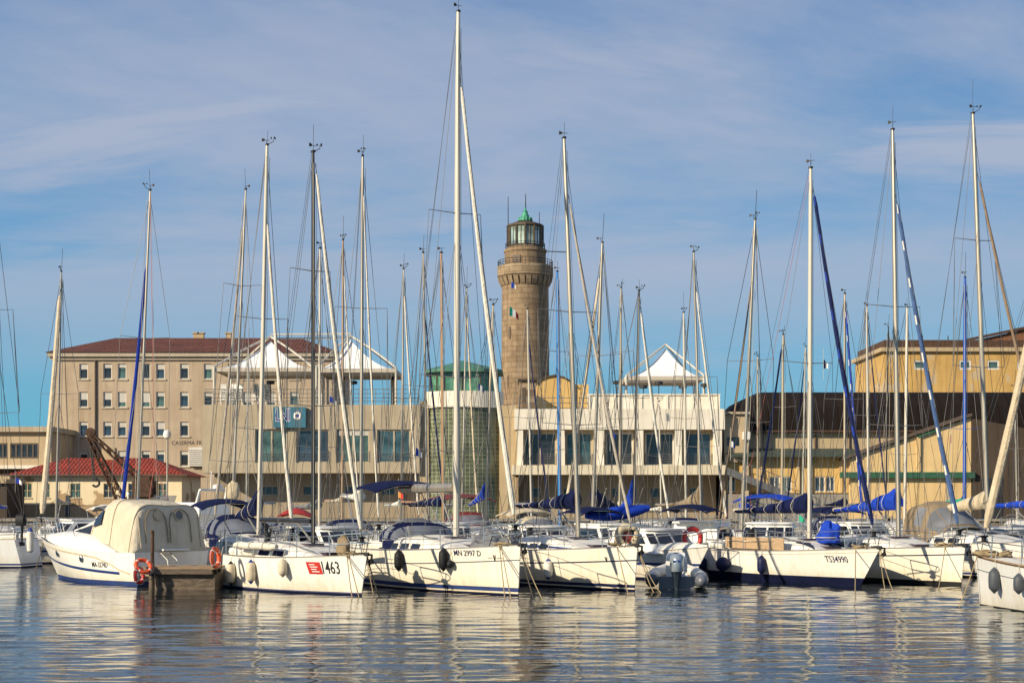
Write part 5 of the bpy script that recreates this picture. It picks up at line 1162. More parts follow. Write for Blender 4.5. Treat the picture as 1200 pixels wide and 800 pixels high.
T('yacht with cream mast behind the dark blue furled jib of the TS34990 sloop',990,(990,344),d=74,bx=1014,L_=8,mast='mast_cream',mr=.085,jib=('jib_blue',.07,.95,'jib_white'),boom=('canvas_navy',3.4,2.5,.05,.45,'alu'),spread=(.55,),hood=('canvas_navy',.8))
T('distant yacht with bright white mast left of the blue spiral-striped jib',1018,(1016,358),d=86,bx=1044,L_=8,mast='mast_white',mr=.1,jib=('jib_navy',.04,.92),spread=(.5,),boom=('canvas_navy',3,2.5,0,.4,'alu'))
T('distant yacht with a thin dark grey mast before the cream gabled wing',1038,(1041,383),d=95,ang=-28,L_=7.5,mast='iron',mr=.06,spread=(.5,),boom=('canvas_grey',3,2.5,0,.4,'alu'))
T('distant yacht with stout white mast right of the bright blue boom cover',1060,(1063,360),d=85,ang=27,L_=8,mast='mast_white',mr=.1,spread=(.33,),boom=('canvas_blue',3,2.5,0,.4,'alu'))
T('yacht with royal-blue mast before the cream gabled wing and the dark block',1130,(1131,325),d=72,bx=1158,L_=8,mast='mast_blue',mr=.115,spread=(.40,),boom=('canvas_blue',3,2.5,0,.5,'mast_blue'),hood=('canvas_blue',.8))
T('distant yacht with a thin white mast before the dark brown block at the right',1192,(1189,455),d=100,ang=-25,L_=7.5,mast='mast_white',mr=.07,spread=(.55,),boom=('canvas_white',3,2.5,0,.3,'alu'))
T('yacht with blue boom cover and green awning at the right edge',1215,(1218,300),d=66,ang=30,L_=8.5,detail=1,mast='alu',boom=('canvas_blue',4.2,2.45,.0,.4,'alu'),spread=(.55,),bim=('canvas_teal',.1,1.9,1.75,1.2))
T('yacht at the left frame edge showing only spreaders and wires',-8,(-9,205),d=70,ang=8,L_=9,B=3.2,mast='alu',mr=.09,spread=(.62,.33),boom=('canvas_blue',3,2.4,0,.4,'alu'))
T('white yacht at the far left with an outboard on its stern rail',-90,(-92,160),d=62.4,bx=-205,toward=-1,L_=8.2,B=2.5,detail=1,mast='alu',spread=(.55,),fb=(1.2,1.12),gel='gel_pure',boom=('canvas_grey',3,2.4,0,.4,'alu'))
import sys
# ================================================================== motor boats, jetty, dinghy and everything hung on the boats
def superring(x,w,z0,z1,n=16,p=.55,q=.7,th=0.):
    """open arch across the boat at station x: half width w, from z0 up to z1"""
    return [Vector((x, w*(1-th*abs(math.sin(t))**q)*math.copysign(abs(math.cos(t))**p,math.cos(t)), z0+(z1-z0)*abs(math.sin(t))**q)) for t in [math.pi*i/n for i in range(n+1)]]
def boat_root(name,label,cat,cx,cy,hx,hy,group=None):
    bo=Boat(); bo.loc=Vector((cx,cy,0)); bo.rz=math.atan2(hy,hx); bo.label=label
    bo.root=thing(name,label,cat,bo.loc,bo.rz,group); bo.world=lambda p: Matrix.Rotation(bo.rz,4,'Z')@Vector(p)+bo.loc; bo.d=cy
    return bo
# ---- big cabin cruiser on the left, stern towards the jetty
def big_cruiser():
    hx,hy=-.75,.66; l=math.hypot(hx,hy); hx,hy=hx/l,hy/l
    bo=boat_root('cabin_cruiser','white cabin cruiser fully enclosed by a cream canvas cover, stern to the wooden jetty','motorboat',-10.75,48.45,hx,hy)
    LL,B=7.5,3.1; h=Hull(0,LL,B,1.42,1.02,rake=1.15,tr=-.05,fine=2.0,tw=.90,kb=.62,sag=.03,umax=.35); bo.h=h; bo.xa,bo.xf,bo.L,bo.B=0,LL,LL,B
    bd=dict(levels=[('z',-.35),('z',.12),('f',.2),('f',.4),('f',.6),('f',.8),('s',.0)],mats=[1,0,0,0,0,0],zt=.12,st=.0)
    h.mesh(bd,30).build('hull',['gel','af_blue'],bo.root,40)
    def ribbon(path,wd,m_,name,side,off=.022,n=26):
        rs=[]
        for i in range(n+1):
            f=i/n*(len(path)-1); k=min(int(f),len(path)-2); g=f-k; x=path[k][0]+(path[k+1][0]-path[k][0])*g; z=path[k][1]+(path[k+1][1]-path[k][1])*g
            rs.append([h.ptx(x,z-wd/2,side)+Vector((0,side*off,0)),h.ptx(x,z,side)+Vector((0,side*(off+.012),0)),h.ptx(x,z+wd/2,side)+Vector((0,side*off,0))])
        t=MB(); t.rings(rs,closed=False); t.build(name,m_,bo.root,60)
    for sd in (-1,1):
        ribbon([(7.1,.73),(5.5,.62),(3.5,.49),(2.0,.41),(.75,.36)],.085,'stripe_blue','hull_stripe',sd)
        ribbon([(7.32,1.22),(6.0,1.12),(4.2,1.0),(2.6,.90),(1.9,.83),(1.1,.62),(.7,.44),(.25,.36)],.06,'canvas_beige','rub_rail',sd,.014)
    # foredeck moulding: rises abreast of the canvas, crowns at the windscreen, falls to the bow
    rs=[]; n=20
    def fh(x):
        if x<2.6: return .03+.47*max(0,(x-.9)/1.7)**.8
        t=(x-2.6)/(LL-.3-2.6); return .03+.47*(1-t**2.0)+.10*math.sin(math.pi*min(1,t*1.3))*(1-t)
    for i in range(n+1):
        x=.95+(LL-.3-.95)*i/n; z,w=h.deck(x); hh=fh(x)
        rs.append([Vector((x,y*w*.985,z-.01+k*hh)) for y,k in ((-1,0),(-.985,.25),(-.94,.52),(-.84,.78),(-.62,.95),(-.3,1.0),(0,1.02),(.3,1.0),(.62,.95),(.84,.78),(.94,.52),(.985,.25),(1,0))])
    fd=MB(); fd.rings(rs,closed=False); fd.add(rs[0],[tuple(range(len(rs[0])))]); fd.add(rs[-1],[tuple(range(len(rs[-1])))]); fd.build('foredeck','gel',bo.root,60)
    dk=MB(); z,w=h.deck(1.5); dk.rings([[Vector((x,-h.deck(x)[1],h.deck(x)[0]-.01)),Vector((x,0,h.deck(x)[0]+.02)),Vector((x,h.deck(x)[1],h.deck(x)[0]-.01))] for x in (0.02,.8,1.6,2.4,3.2)],closed=False); dk.build('deck','deck',bo.root)
    zd=h.deck(1.5)[0]
    scr=lambda: [superring(2.78,1.10,zd+.30,zd+1.06,24,.36,.45,.16),superring(3.3,1.05,zd+.42,zd+.88,24,.42,.5,.10),superring(4.05,.92,zd+.50,zd+.66,24,.55,.6)]
    ws=MB(); ws.rings(scr(),closed=False); wo=ws.build('windscreen','darkwin',bo.root,60)
    for j in (4,8,16,20):
        f=MB(); f.tube([r[j]+Vector((.01,0,.012)) for r in scr()],.028,6); f.build('screen_frame','white',wo)
    f=MB(); f.tube([q+Vector((0,.01*math.copysign(1,q.y),.01)) for q in scr()[0]],.035,6); f.build('screen_frame','canvas_cream',wo)
    # canvas: forward cover, camper section, sloping aft curtain
    zd=h.deck(1.5)[0]
    st=[(-.02,1.36,zd-.02,zd+.12),(.05,1.36,zd-.02,zd+.62),(.16,1.35,zd-.02,zd+1.30),(.22,1.35,zd-.02,zd+1.44),(.34,1.34,zd-.02,zd+1.49),(.6,1.34,zd-.01,zd+1.50),(.9,1.33,zd+.02,zd+1.56),(1.15,1.31,zd+.10,zd+1.58),(1.4,1.29,zd+.20,zd+1.63),(1.85,1.25,zd+.26,zd+1.64),(2.15,1.21,zd+.28,zd+1.52),(2.80,1.11,zd+.30,zd+1.06)]
    st=[(x,w+.09*max(0,1-x/3),z0,z1) for x,w,z0,z1 in st]
    rs=[superring(x,w,z0,z1,24,.24,.34,.19) for x,w,z0,z1 in st]
    rs=[[p+Vector((0,.028*noise.noise(p*3.1)*math.copysign(1,p.y),.03*noise.noise(p*2.1+Vector((5,0,0))))) for p in r] for r in rs]
    cv=MB(); cv.rings(rs,closed=False); e=rs[0]; cv.add(e,[tuple(range(len(e)))])
    cvo=cv.build('canvas_cover','canvas_cream',bo.root,60)
    sm=MB()   # piping along the hoops
    for r in (rs[3],rs[8]): sm.tube([p+Vector((0,.008*math.copysign(1,p.y),.012)) for p in r],.016,5)
    for j in (5,19): sm.tube([rs[i][j]+Vector((-.012,0,.012)) for i in (0,1,2)],.014,4)
    sm.build('piping','canvas_beige',cvo)
    # aft curtain: two round clear windows and the zip-out door panels
    def aft(y,f):  # point on the sloping aft curtain, f 0..1 up
        zz=.12+f*1.36; tb=[(.12,-.02),(.62,.05),(1.30,.16),(1.44,.22),(1.49,.34)]; x=.34
        for (za,xa_),(zb_,xb_) in zip(tb,tb[1:]):
            if za<=zz<=zb_: x=xa_+(xb_-xa_)*(zz-za)/(zb_-za); break
        return Vector((x-.018,y,zd+zz))
    for y in (-.36,.42):
        w=MB(); c=aft(y,.74); up=Vector((.2,0,.98)); nn=Vector((-.98,0,.2)); w.add([c+nn*.03+Vector((0,.155*math.cos(t),0))+up*(.155*math.sin(t)) for t in [2*math.pi*i/22 for i in range(22)]],[tuple(range(22))]); w.build('round_window','vinyl' if y<0 else 'canvas_beige',cvo,0)
        rg=MB(); rg.torus(c+nn*.03,.16,.018,24,6,nn); rg.build('window_ring','canvas_beige',cvo)
    for y0,y1 in ((-.78,.02),(.12,.95)):
        dz=MB(); pts=[]
        for i in range(17):
            t=i/16; yy=y0+(y1-y0)*(.5-.5*math.cos(math.pi*t)); f=.10+.78*math.sin(math.pi*t)**.35 if 0<t<1 else .10
            pts.append(aft(yy,f)+Vector((-.012,0,.006)))
        dz.tube(pts,.017,4); dz.build('zip_seam','canvas_tan',cvo)
    def cpt(a,b_,f,zf,sd):   # point on the forward canvas between two stations
        v=[]
        for x,w,z0,z1 in (a,b_):
            si=zf**(1/.34); co_=(1-si*si)**.5; v.append(Vector((x,sd*w*(1-.19*zf)*co_**.24,z0+(z1-z0)*zf)))
        return v[0].lerp(v[1],f)
    for sd in (1,-1):   # tinted side windows in the forward canvas
        g=[[cpt(st[9],st[11],f,zf,sd)+Vector((.03,.045*sd,.02)) for zf in (.42+.10*f,.62,.84)] for f in (.22,.4,.6,.86)]
        w=MB(); w.rings(g,closed=False); w.build('side_window','darkwin',cvo,40)
    # portholes, bathing platform, ladder, rails
    for px,z in ((68,.92),(95.5,.79)):
        x,_=find_x(bo,px,z,1); p=h.ptx(x,z,1); q=MB(); q.torus(p+Vector((0,.012,0)),.12,.022,20,6,Vector((0.15,1,-.1))); ro=q.build('porthole','steel',bo.root)
        g=MB(); g.add([p+Vector((.11*math.cos(t),.014+.016*math.cos(t)*0,.11*math.sin(t))) for t in [2*math.pi*i/18 for i in range(18)]],[tuple(range(18))]); g.build('glass','darkwin',ro,0)
    pl=MB(); pl.box(-.5,.02,-1.2,1.2,.30,.40); pl.build('bathing_platform','teak',bo.root)
    ld=MB()
    for y in (.15,.5): ld.tube([(-.10,y,1.02),(-.5,y,.78),(-.58,y,.34)],.02,5)
    for k in range(3): ld.tube([(-.14-.18*k,.15,1.0-.13*k),(-.14-.18*k,.5,1.0-.13*k)],.018,5)
    ld.build('ladder','steel',bo.root)
    sh=MB(); sh.box(-.22,.1,-.55,.45,zd+.02,zd+.08); sh.build('stern_shelf','white',bo.root)
    for sd in (-1,1):
        rl=MB(); xs=[3.6+i*(LL-.2-3.6)/6 for i in range(7)]; tp=[]
        for i,x in enumerate(xs):
            z,w=h.deck(x); b_=Vector((x-.10,sd*w*.88,z+.3*(1-i/6))); t=Vector((x+.12,sd*w*.86,z+.74-.10*i/6)); tp.append(t)
            if i>0: rl.tube([b_,t],.010,5)
        rl.tube([Vector((3.3,sd*h.deck(3.3)[1]*.90,h.deck(3.3)[0]+.38))]+tp,.012,5); rl.build('guard_rail','steel',bo.root)
    bwp=MB(); z,w=h.deck(LL-.2); bwp.tube([(LL-.08,-w*.86,z+.64),(LL+.12,0,z+.64),(LL-.08,w*.86,z+.64)],.012,5); bwp.build('pulpit','steel',bo.root)
    for px_ in (166,): pass
    hull_text(bo,'MA-3274D',117,.60,.235,1,'ink_black',.80,.001,dirn=-1)
    lt=MB(); lt.tube([(1.6,.5,zd+1.55),(1.6,.5,zd+1.78)],.02,5); lt.lathe([(.03,zd+1.75),(.05,zd+1.8),(.03,zd+1.86)],8,(1.6,.5,0)); lt.build('mast_light','white',bo.root)
    BOATS.append(bo); return bo
bB=big_cruiser()

# ---- generic small motor boats that fill the rows behind
def cruiser(label, px, d, ang, toward=1, LL=6.5, B=2.4, top='canvas_blue', fly=False, house=.95, gel='gel', glassm='darkwin', fb=(1.15,.85), group='motor boats in the rows behind'):
    best=None
    for k in range(400):
        dd=d+.5*((k%40+1)//2)*(1 if k%2 else -1); aa=ang+(k//40)*9*(1 if (k//40)%2 else -1); pp=px+((k*7)%13-6)*(1 if k>20 else 0)
        a=R(aa); hv=Vector((math.sin(a),-toward*math.cos(a)))
        if dd>50 and free((X(pp,dd),dd),hv,-LL/2,LL/2,B): best=(pp,dd,hv); break
    if not best: sys.stderr.write('NOROOM '+label+'\n'); return
    px,d,hv=best; hx,hy=hv; take((X(px,d),d),hv,-LL/2,LL/2,B)
    bo=boat_root('motor_boat',label,'motorboat',X(px,d),d,hx,hy,group); h=Hull(-LL/2,LL/2,B,fb[0],fb[1],rake=.9,tr=-.05,fine=2.0,tw=.9,kb=.6,umax=.36); bo.h=h; bo.xa,bo.xf,bo.L,bo.B=-LL/2,LL/2,LL,B
    h.mesh(bands(.08,(.5,.58),None),14).build('hull',[gel,'af_navy','stripe_blue','gel','alu_dull'],bo.root,40)
    rs=[]
    for i in range(13):
        x=-LL/2+.05+(LL-.15)*i/12; z,w=h.deck(x); rs.append([Vector((x,w*y*.98,z-.01+(.06+.22*max(0,math.sin(math.pi*max(0,i/12-.35)/.65)))*(1-abs(y)**2.2))) for y in (-1,-.7,-.35,0,.35,.7,1)])
    dk=MB(); dk.rings(rs,closed=False); dk.build('deck','deck',bo.root,45)
    x0,x1=-LL*.22,LL*.16; z=h.deck(0)[0]; hw=B*.40
    def ho(z0,hh,x0,x1,rake,w,name,mm):
        m_=MB(); rr=[]
        for zz,ins in ((0,0),(.55,.35),(.92,.55),(1,.75)):
            xx0=x0+.10*zz; xx1=x1-rake*zz; ww=w*(1-.10*zz)-(0.05 if zz==1 else 0); c=.16
            rr.append([Vector(p) for p in ((xx0,-ww,z0+hh*zz),(xx1-c,-ww,z0+hh*zz),(xx1,-ww+c*1.6,z0+hh*zz),(xx1+.05,0,z0+hh*zz),(xx1,ww-c*1.6,z0+hh*zz),(xx1-c,ww,z0+hh*zz),(xx0,ww,z0+hh*zz))])
        m_.rings(rr,True,True,True); return m_.build(name,mm,bo.root,40),rr
    hs,rr=ho(z-.02,house,x0,x1+.5,.75,hw,'deckhouse','white')
    # windows on the house: between ring levels
    for i0,i1,lo,hi_ in ((0,1,.1,.9),(1,2,.06,.94),(2,3,.06,.94),(3,4,.06,.94),(4,5,.06,.94),(5,6,.1,.9)):
        q=[]
        for zt in (.42,.86):
            k=1 if zt<.55 else 2
            f=(zt-.0)/.55 if zt<.55 else (zt-.55)/.37
            A=rr[0 if zt<.55 else 1][i0].lerp(rr[1 if zt<.55 else 2][i0],f); C=rr[0 if zt<.55 else 1][i1].lerp(rr[1 if zt<.55 else 2][i1],f)
            q+= [A.lerp(C,lo),A.lerp(C,hi_)]
        cen=Vector((x0+(x1-x0)*.4,0,z+.4)); nrm=(q[1]-q[0]).cross(q[2]-q[0]).normalized()
        if nrm.dot(q[0]-cen)<0: nrm=-nrm
        w=MB(); w.add([p+nrm*.016 for p in q],[(0,1,3,2)]); w.build('window',glassm,hs,0)
    rf=MB(); rr2=[[Vector((p.x*1.0+(.12 if p.x>x0+.3 else -.25),p.y*1.06,z+house-.02+o)) for p in rr[3]] for o in (.0,.06)]; rf.rings(rr2,True,True,True); rf.build('roof','white',hs,40)
    if fly:
        fl,_=ho(z+house+.05,.55,x0-.2,x1+.1,.35,hw*.95,'flybridge','white')
        w=MB(); w.rings([[Vector((x1-.22,y*hw*.7,z+house+.58)) for y in (-1,0,1)],[Vector((x1-.40,y*hw*.66,z+house+.92)) for y in (-1,0,1)]],closed=False); w.build('screen','vinyl',fl,0)
        ra=MB()
        for s in (-1,1): ra.tube([(x0+.2,s*hw*.9,z+house),(x0-.1,s*hw*.8,z+house+1.15)],.06,6)
        ra.tube([(x0-.1,-hw*.8,z+house+1.15),(x0-.1,hw*.8,z+house+1.15)],.06,6); ra.tube([(x0-.1,.2,z+house+1.15),(x0-.15,.2,z+house+2.0)],.025,5); ra.lathe([(.02,z+house+1.2),(.24,z+house+1.22),(.24,z+house+1.36),(.1,z+house+1.42)],12,(x0-.1,-.3,0)); ra.build('radar_arch','white',bo.root)
    elif top:
        cp=MB(); zz=z+house+.55; rs=[[Vector((x,hw*1.02*y,zz+.12*(1-((x-(-LL*.28))/(LL*.2))**2)-.22*abs(y)**2.4)) for y in (-1,-.8,-.4,0,.4,.8,1)] for x in [-LL*.46+LL*.36*i/6 for i in range(7)]]
        cp.rings([r+[p-Vector((0,0,.03)) for p in reversed(r)] for r in rs],True,True,True); co_=cp.build('canopy',top,bo.root,45)
        for xx in (-LL*.45,-LL*.12):
            hp=MB(); hp.tube([(-LL*.28,-hw*1.02,z),(xx,-hw*1.0,zz-.16),(xx,-hw*.5,zz-.04),(xx,hw*.5,zz-.04),(xx,hw*1.0,zz-.16),(-LL*.28,hw*1.02,z)],.016,5); hp.build('hoop','steel',co_)
    for s in (-1,1):
        rl=MB(); tp=[]
        for i in range(6):
            x=LL*.02+LL*.46*i/5; zz,w=h.deck(x); tp.append(Vector((x,s*w*.9,zz+.48))); rl.tube([Vector((x-.05,s*w*.92,zz)),tp[-1]],.013,4)
        rl.tube(tp,.015,4); rl.build('guard_rail','steel',bo.root)
    sp_=MB(); zz,w=h.deck(-LL/2+.2); sp_.box(-LL/2+.1,-LL/2+.7,-w*.8,w*.8,zz-.05,zz+.32); sp_.build('stern_seat','white',bo.root)
    BOATS.append(bo); return bo
cruiser('white flybridge motor yacht behind the canvas-covered cabin cruiser',212,66,-62,-1,8.,2.9,None,True,1.1)
cruiser('white motor boat with navy canopy behind the stern of the TS34990 sloop',826,53.5,25,-1,5.6,2.2,'canvas_navy')
cruiser('low white motor boat with dark windows behind the outboard dinghy',772,55,22,1,6.0,2.3,None,house=.75)
cruiser('white motor boat with grey canopy before the red-roofed house at the far left',92,72,-58,1,6.5,2.4,'canvas_grey')
cruiser('small white motor boat lying just beyond the navy-covered yacht by the wooden jetty',255,57,-10,-1,6.0,2.3,'canvas_navy')
cruiser('white motor boat in the gap between the 1463 bow and the MN 2997 D stern',392,55.5,12,1,6.2,2.3,None,house=.8)
cruiser('white motor boat with beige canopy behind the tallest-masted yacht',632,56,15,1,6.2,2.3,'canvas_beige',house=.8)
cruiser('white motor boat beyond the plywood board on the TS34990 sloop',905,57,-20,1,6.6,2.4,None,house=.9)
cruiser('white motor boat between the navy-blue furled jib and the blue-covered boom',1003,57,24,1,6.4,2.4,'canvas_navy',house=.85)
cruiser('white motor boat beyond the bow of the spiral-jib yacht',1112,63,20,1,6.6,2.4,None,house=.9)
cruiser('white motor boat at the right behind the beige thick furled jib',1178,55,-14,1,6.2,2.3,None,house=.7)
cruiser('small white motor boat near the left edge below the crane',140,76,30,1,6.,2.3,'canvas_white')
cruiser('white motor boat with dark windows behind the MN 2997 D yacht cabin',520,60,8,1,6.4,2.4,None,house=.9)
cruiser('white motor boat with navy canopy behind the cream horseshoe-ring sloop',713,59,14,1,6.2,2.3,'canvas_navy',house=.85)

# ---- jetty with piles, post
M['wet_planks']=mat('wet_planks',(.11,.08,.055),.7,var=.7,scale=2.5,bump=.5,bscale=9,stretch=(1,1,4))
J=thing('jetty','short weathered timber jetty between the canvas-covered cruiser and the 1463 sloop','jetty',(-9.9,45.6,0))
jx0,jx1,jy0,jy1=-10.75,-8.72,44.9,46.4
dk=MB()
for i in range(11):
    y=jy0+(jy1-jy0)*i/11; dk.box(jx0-random.uniform(0,.12),jx1+random.uniform(0,.06),y,y+.125,.60+.02*random.random(),.665+.02*random.random(),1)
dk.box(jx0+.05,jx1-.05,jy0+.0,jy0+.12,.47,.598); dk.box(jx0+.05,jx1-.05,jy1-.14,jy1-.02,.47,.598); dk.box(jx0,jx0+.1,jy0+.122,jy1-.142,.47,.597); put(dk,'deck',['jetty','teak'],J,smooth=0)
for x,y in ((jx0+.14,jy0+.25),(jx0+.32,jy0+.22),(jx0+.62,jy0+.3),(jx0+.3,jy1-.3),(jx1-.2,jy1-.3)):
    p=MB(); p.tube([(x,y,-.6),(x+.02,y,.2),(x,y,.58)],[.085,.08,.075],9); put(p,'pile','wet_planks',J)
p=MB()
for k in range(4): p.box(jx0+.35-.02*k,jx1-.05,jy0+.16+.01*k,jy0+.22+.01*k,-.3+.21*k,-.1+.21*k)
p.box(jx1-.05,jx1,jy0+.16,jy1,-.3,.45); put(p,'fascia','wet_planks',J)
po=thing('mooring_post','slim brown post standing on the timber jetty before the canvas cover','post',(W(178.5,664,45.2).x,45.2,.685))
p=MB(); p.tube([(0,0,-.05),(.01,0,.98)],[.055,.05],8); p.lathe([(.07,.0),(.07,.03)],8); p.build('shaft','rust',po); p=MB(); p.lathe([(.03,.97),(.065,.99),(.06,1.05),(.02,1.07)],8); p.build('cap','rust',po)

# ---- rigid inflatable with big outboard
rx,ry=X(793,45.2),45.2
bo=boat_root('inflatable_dinghy','grey and white inflatable dinghy with a big silver-blue outboard tilted at its stern','dinghy',rx,ry,.10,1.); bo.xa,bo.xf,bo.L,bo.B=0,4.2,4.2,2.1; BOATS.append(bo)
def tubeside(s):
    pts=[Vector((-.35,s*.86,.33)),Vector((.2,s*.86,.33)),Vector((1.8,s*.88,.36)),Vector((3.0,s*.72,.45)),Vector((3.8,s*.32,.58)),Vector((4.05,0,.62))]
    m_=MB(); m_.tube(pts,[.22,.23,.23,.22,.21,.21],14); a_=m_.build('tube','fend_white',bo.root,50)
    m_=MB(); m_.lathe([(.02,-.62),(.12,-.58),(.19,-.48),(.23,-.3),(.237,-.05),(.23,.0)],14,(0,s*.86,.33),axis='x'); m_.build('tube_cone','greyrub' if s>0 else 'stripe_grey',a_,50)
    m_=MB(); m_.tube([p+Vector((0,s*.225,.0)) for p in pts[1:-1]],.035,6); m_.build('rubbing_strake','stripe_grey',a_)
for s in (-1,1): tubeside(s)
m_=MB(); m_.rings([[Vector((x,y*w,z+.12*abs(y))) for y in (-1,-.5,0,.5,1)] for x,w,z in ((0,.66,.12),(1.5,.66,.12),(3,.5,.2),(3.8,.12,.35))],closed=False); m_.box(-.05,.05,-.62,.62,.02,.46); m_.build('floor','stripe_grey',bo.root)
m_=MB(); m_.rings([[Vector((x,y*w,.2+hh*k)) for y,k in ((-1,0),(-.95,.9),(-.8,1),(.8,1),(.95,.9),(1,0))] for x,w,hh in ((1.35,.36,.85),(1.5,.38,1.0),(1.9,.36,1.05),(2.15,.33,.75),(2.2,.3,.2))],closed=False); m_.add([Vector((1.35,y*.36,.2+.85*k)) for y,k in ((-1,0),(-.95,.9),(-.8,1),(.8,1),(.95,.9),(1,0))],[(0,1,2,3,4,5)]); co_=m_.build('console','white',bo.root,40)
m_=MB(); m_.torus((1.24,.0,1.05),.2,.022,22,6,Vector((1,0,-.45))); 
for k in range(3): a=2.1*k; m_.tube([(1.26,0,1.04),(1.24+.08*math.sin(a),.2*math.cos(a),1.05+.18*math.sin(a))],.014,4)
m_.build('steering_wheel','rubber',co_)
m_=MB(); m_.box(.55,1.0,-.38,.38,.18,.66); m_.box(.5,.6,-.38,.38,.66,.98); se=m_.build('seat','white',bo.root)
m_=MB(); m_.box(.52,1.02,-.36,.36,.662,.75); m_.build('cushion','canvas_tan',se)
ob=MB(); ob.rings([[Vector((x0-.0,y,z)) for x0,y in ((-.12,-w),(-.12,w),(-.12-l*.6,w*.85),(-.12-l,w*.35),(-.12-l,-w*.35),(-.12-l*.6,-w*.85))] for z,w,l in ((-.45,.05,.22),(-.1,.06,.26),(.30,.10,.30),(.45,.15,.42),(.62,.20,.55),(.66,.21,.58))]); ob.box(-.14,.06,-.16,.16,.35,.75); ob.box(-.5,-.1,-.17,.17,-.18,-.15)
obo=ob.build('outboard_motor',mat('outboard_leg',(.05,.075,.10),.35,.2,var=.15),bo.root,45)
ob=MB(); ob.rings([[Vector((x0,y,z)) for x0,y in ((xf_,-w*.7),(xf_+.03,0),(xf_,w*.7),(-.28,w),(-.55,w*.92),(xb_,w*.5),(xb_-.03,0),(xb_,-w*.5),(-.55,-w*.92),(-.28,-w))] for z,w,xf_,xb_ in ((.66,.235,-.06,-.74),(.85,.25,-.04,-.78),(1.08,.245,-.05,-.76),(1.2,.22,-.09,-.70),(1.27,.14,-.2,-.58))]); cw=ob.build('cowling',mat('outboard_cowl',(.30,.36,.42),.25,.4,var=.06,coat=.5),obo,50)
ob=MB(); ob.box(-.79,-.778,-.13,.13,.98,1.06); ob.build('badge','stripe_blue',obo,0)
ob=MB(); ob.lathe([(.03,-.05),(.06,0),(.05,.12),(.015,.2)],8,(-.42,0,-.40),axis='x'); ob.build('propeller','iron',obo)

bo.root.scale=(.84,.84,.84)
# ---- small outboard on the far-left yacht's rail; helper for fenders -----------------------
def fender(bo,px,py0,py1,label,m_,cap,side=-1,ball=False,tail=True):
    """hung on the hull at photo column px; py0..py1 = its rows"""
    x,w=find_x(bo,px,.75,side); d=w.y; z1,z0=Z(py0,d),Z(py1,d); hh=z1-z0; r=(hh*.5 if ball else min(.135,hh*.24))
    x,w=find_x(bo,px,z0+hh*.5,side); q=bo.h.ptx(x,(z0+z1)/2,side); top=bo.h.ptx(x,z1+.05,side)
    c=bo.world(Vector((q.x,q.y+side*(r+.02),0))); t=thing('fender',label,'fender',(c.x,c.y,(z0+z1)/2),random.uniform(0,6),'fenders hung along the hulls')
    m=MB(); a=hh/2
    if ball: m.lathe([(.03,-a),(a*.5,-a*.87),(a*.87,-a*.5),(a,0),(a*.87,a*.5),(a*.5,a*.87),(.05,a*.98)],18)
    else: m.lathe([(.03,-a*.80),(r*.6,-a*.76),(r*.95,-a*.6),(r*1.02,-a*.2),(r*1.02,a*.2),(r*.95,a*.6),(r*.6,a*.76),(.03,a*.80)],18)
    m.build('body',m_,t,60)
    if not ball:
        for s in (-1,1):
            if s<0 and not tail: continue
            e=MB(); e.lathe([(r*.62,s*a*.755),(r*.45,s*a*.85),(r*.2,s*a*.95),(.02,s*a)] if s>0 else [(.02,s*a),(r*.2,s*a*.95),(r*.45,s*a*.85),(r*.62,s*a*.755)],14); e.build('end_cap',cap,t,60)
    rl=bo.h.deck(x); p=bo.world((x,side*rl[1],rl[0]+.25)); rp=MB(); rp.tube([(0,0,a*.95),Matrix.Rotation(-t.rotation_euler.z,3,'Z')@Vector((p.x-c.x,p.y-c.y,p.z-(z0+z1)/2))],.010,4); rp.build('lanyard','wire_light',t,0)
    return t
fender(b1463,262.5,660,686,'cream fender with dark cap at the stern corner of the 1463 sloop','fend_cream','rubber')
fender(b1463,276,657,686,'cream fender with black tip, second from the stern on the 1463 sloop','fend_cream','rubber')
fender(b1463,299.5,655,684,'cream fender with dark blue cap and tip, third from the stern on the 1463 sloop','fend_cream','fend_blue')
fender(b1463,337,654,676,'all-cream fender without dark tip amidships on the 1463 sloop','fend_cream','fend_cream')
fender(b2997,473,643,669,'black fender amidships on the MN 2997 D yacht','rubber','rubber')
fender(b2997,525.5,641,669,'black fender right beside the MN 2997 D lettering','rubber','rubber')
fender(b2997,532,656,665,'small round black ball fender below the MN 2997 D lettering','rubber','rubber',ball=True)
fender(bE,648,654,679,'white fender with blue ends on the horseshoe-ring sloop','fend_white','fend_blue')
fender(bTS,828,651,672,'navy long fender nearest the stern of the TS34990 sloop','navyrub','navyrub')
fender(bTS,855,652,669,'round navy ball fender on the TS34990 sloop','navyrub','navyrub',ball=True)
fender(bTS,897,650,673,'navy long fender amidships below the plywood board on the TS34990 sloop','navyrub','navyrub')
fender(bI,1171,664,695,'dark grey fender near the bow of the brown-railed white yacht','greyrub','greyrub',side=1)
fender(bI,1199,671,696,'dark grey fender cut by the right edge of the picture','greyrub','greyrub',side=1)
t=thing('fender','white fender hanging between the far-left yacht and its neighbour','fender',W(35.5,634,61),0,'fenders hung along the hulls'); m=MB(); m.lathe([(.03,-.45),(.13,-.38),(.15,0),(.13,.38),(.03,.45)],14); m.build('body','fend_white',t); m=MB(); m.lathe([(.12,.39),(.08,.47),(.02,.55)],12); m.build('end_cap','fend_blue',t); m=MB(); m.tube([(0,0,.5),(-.2,0,1.0)],.012,4); m.build('lanyard','wire_light',t)

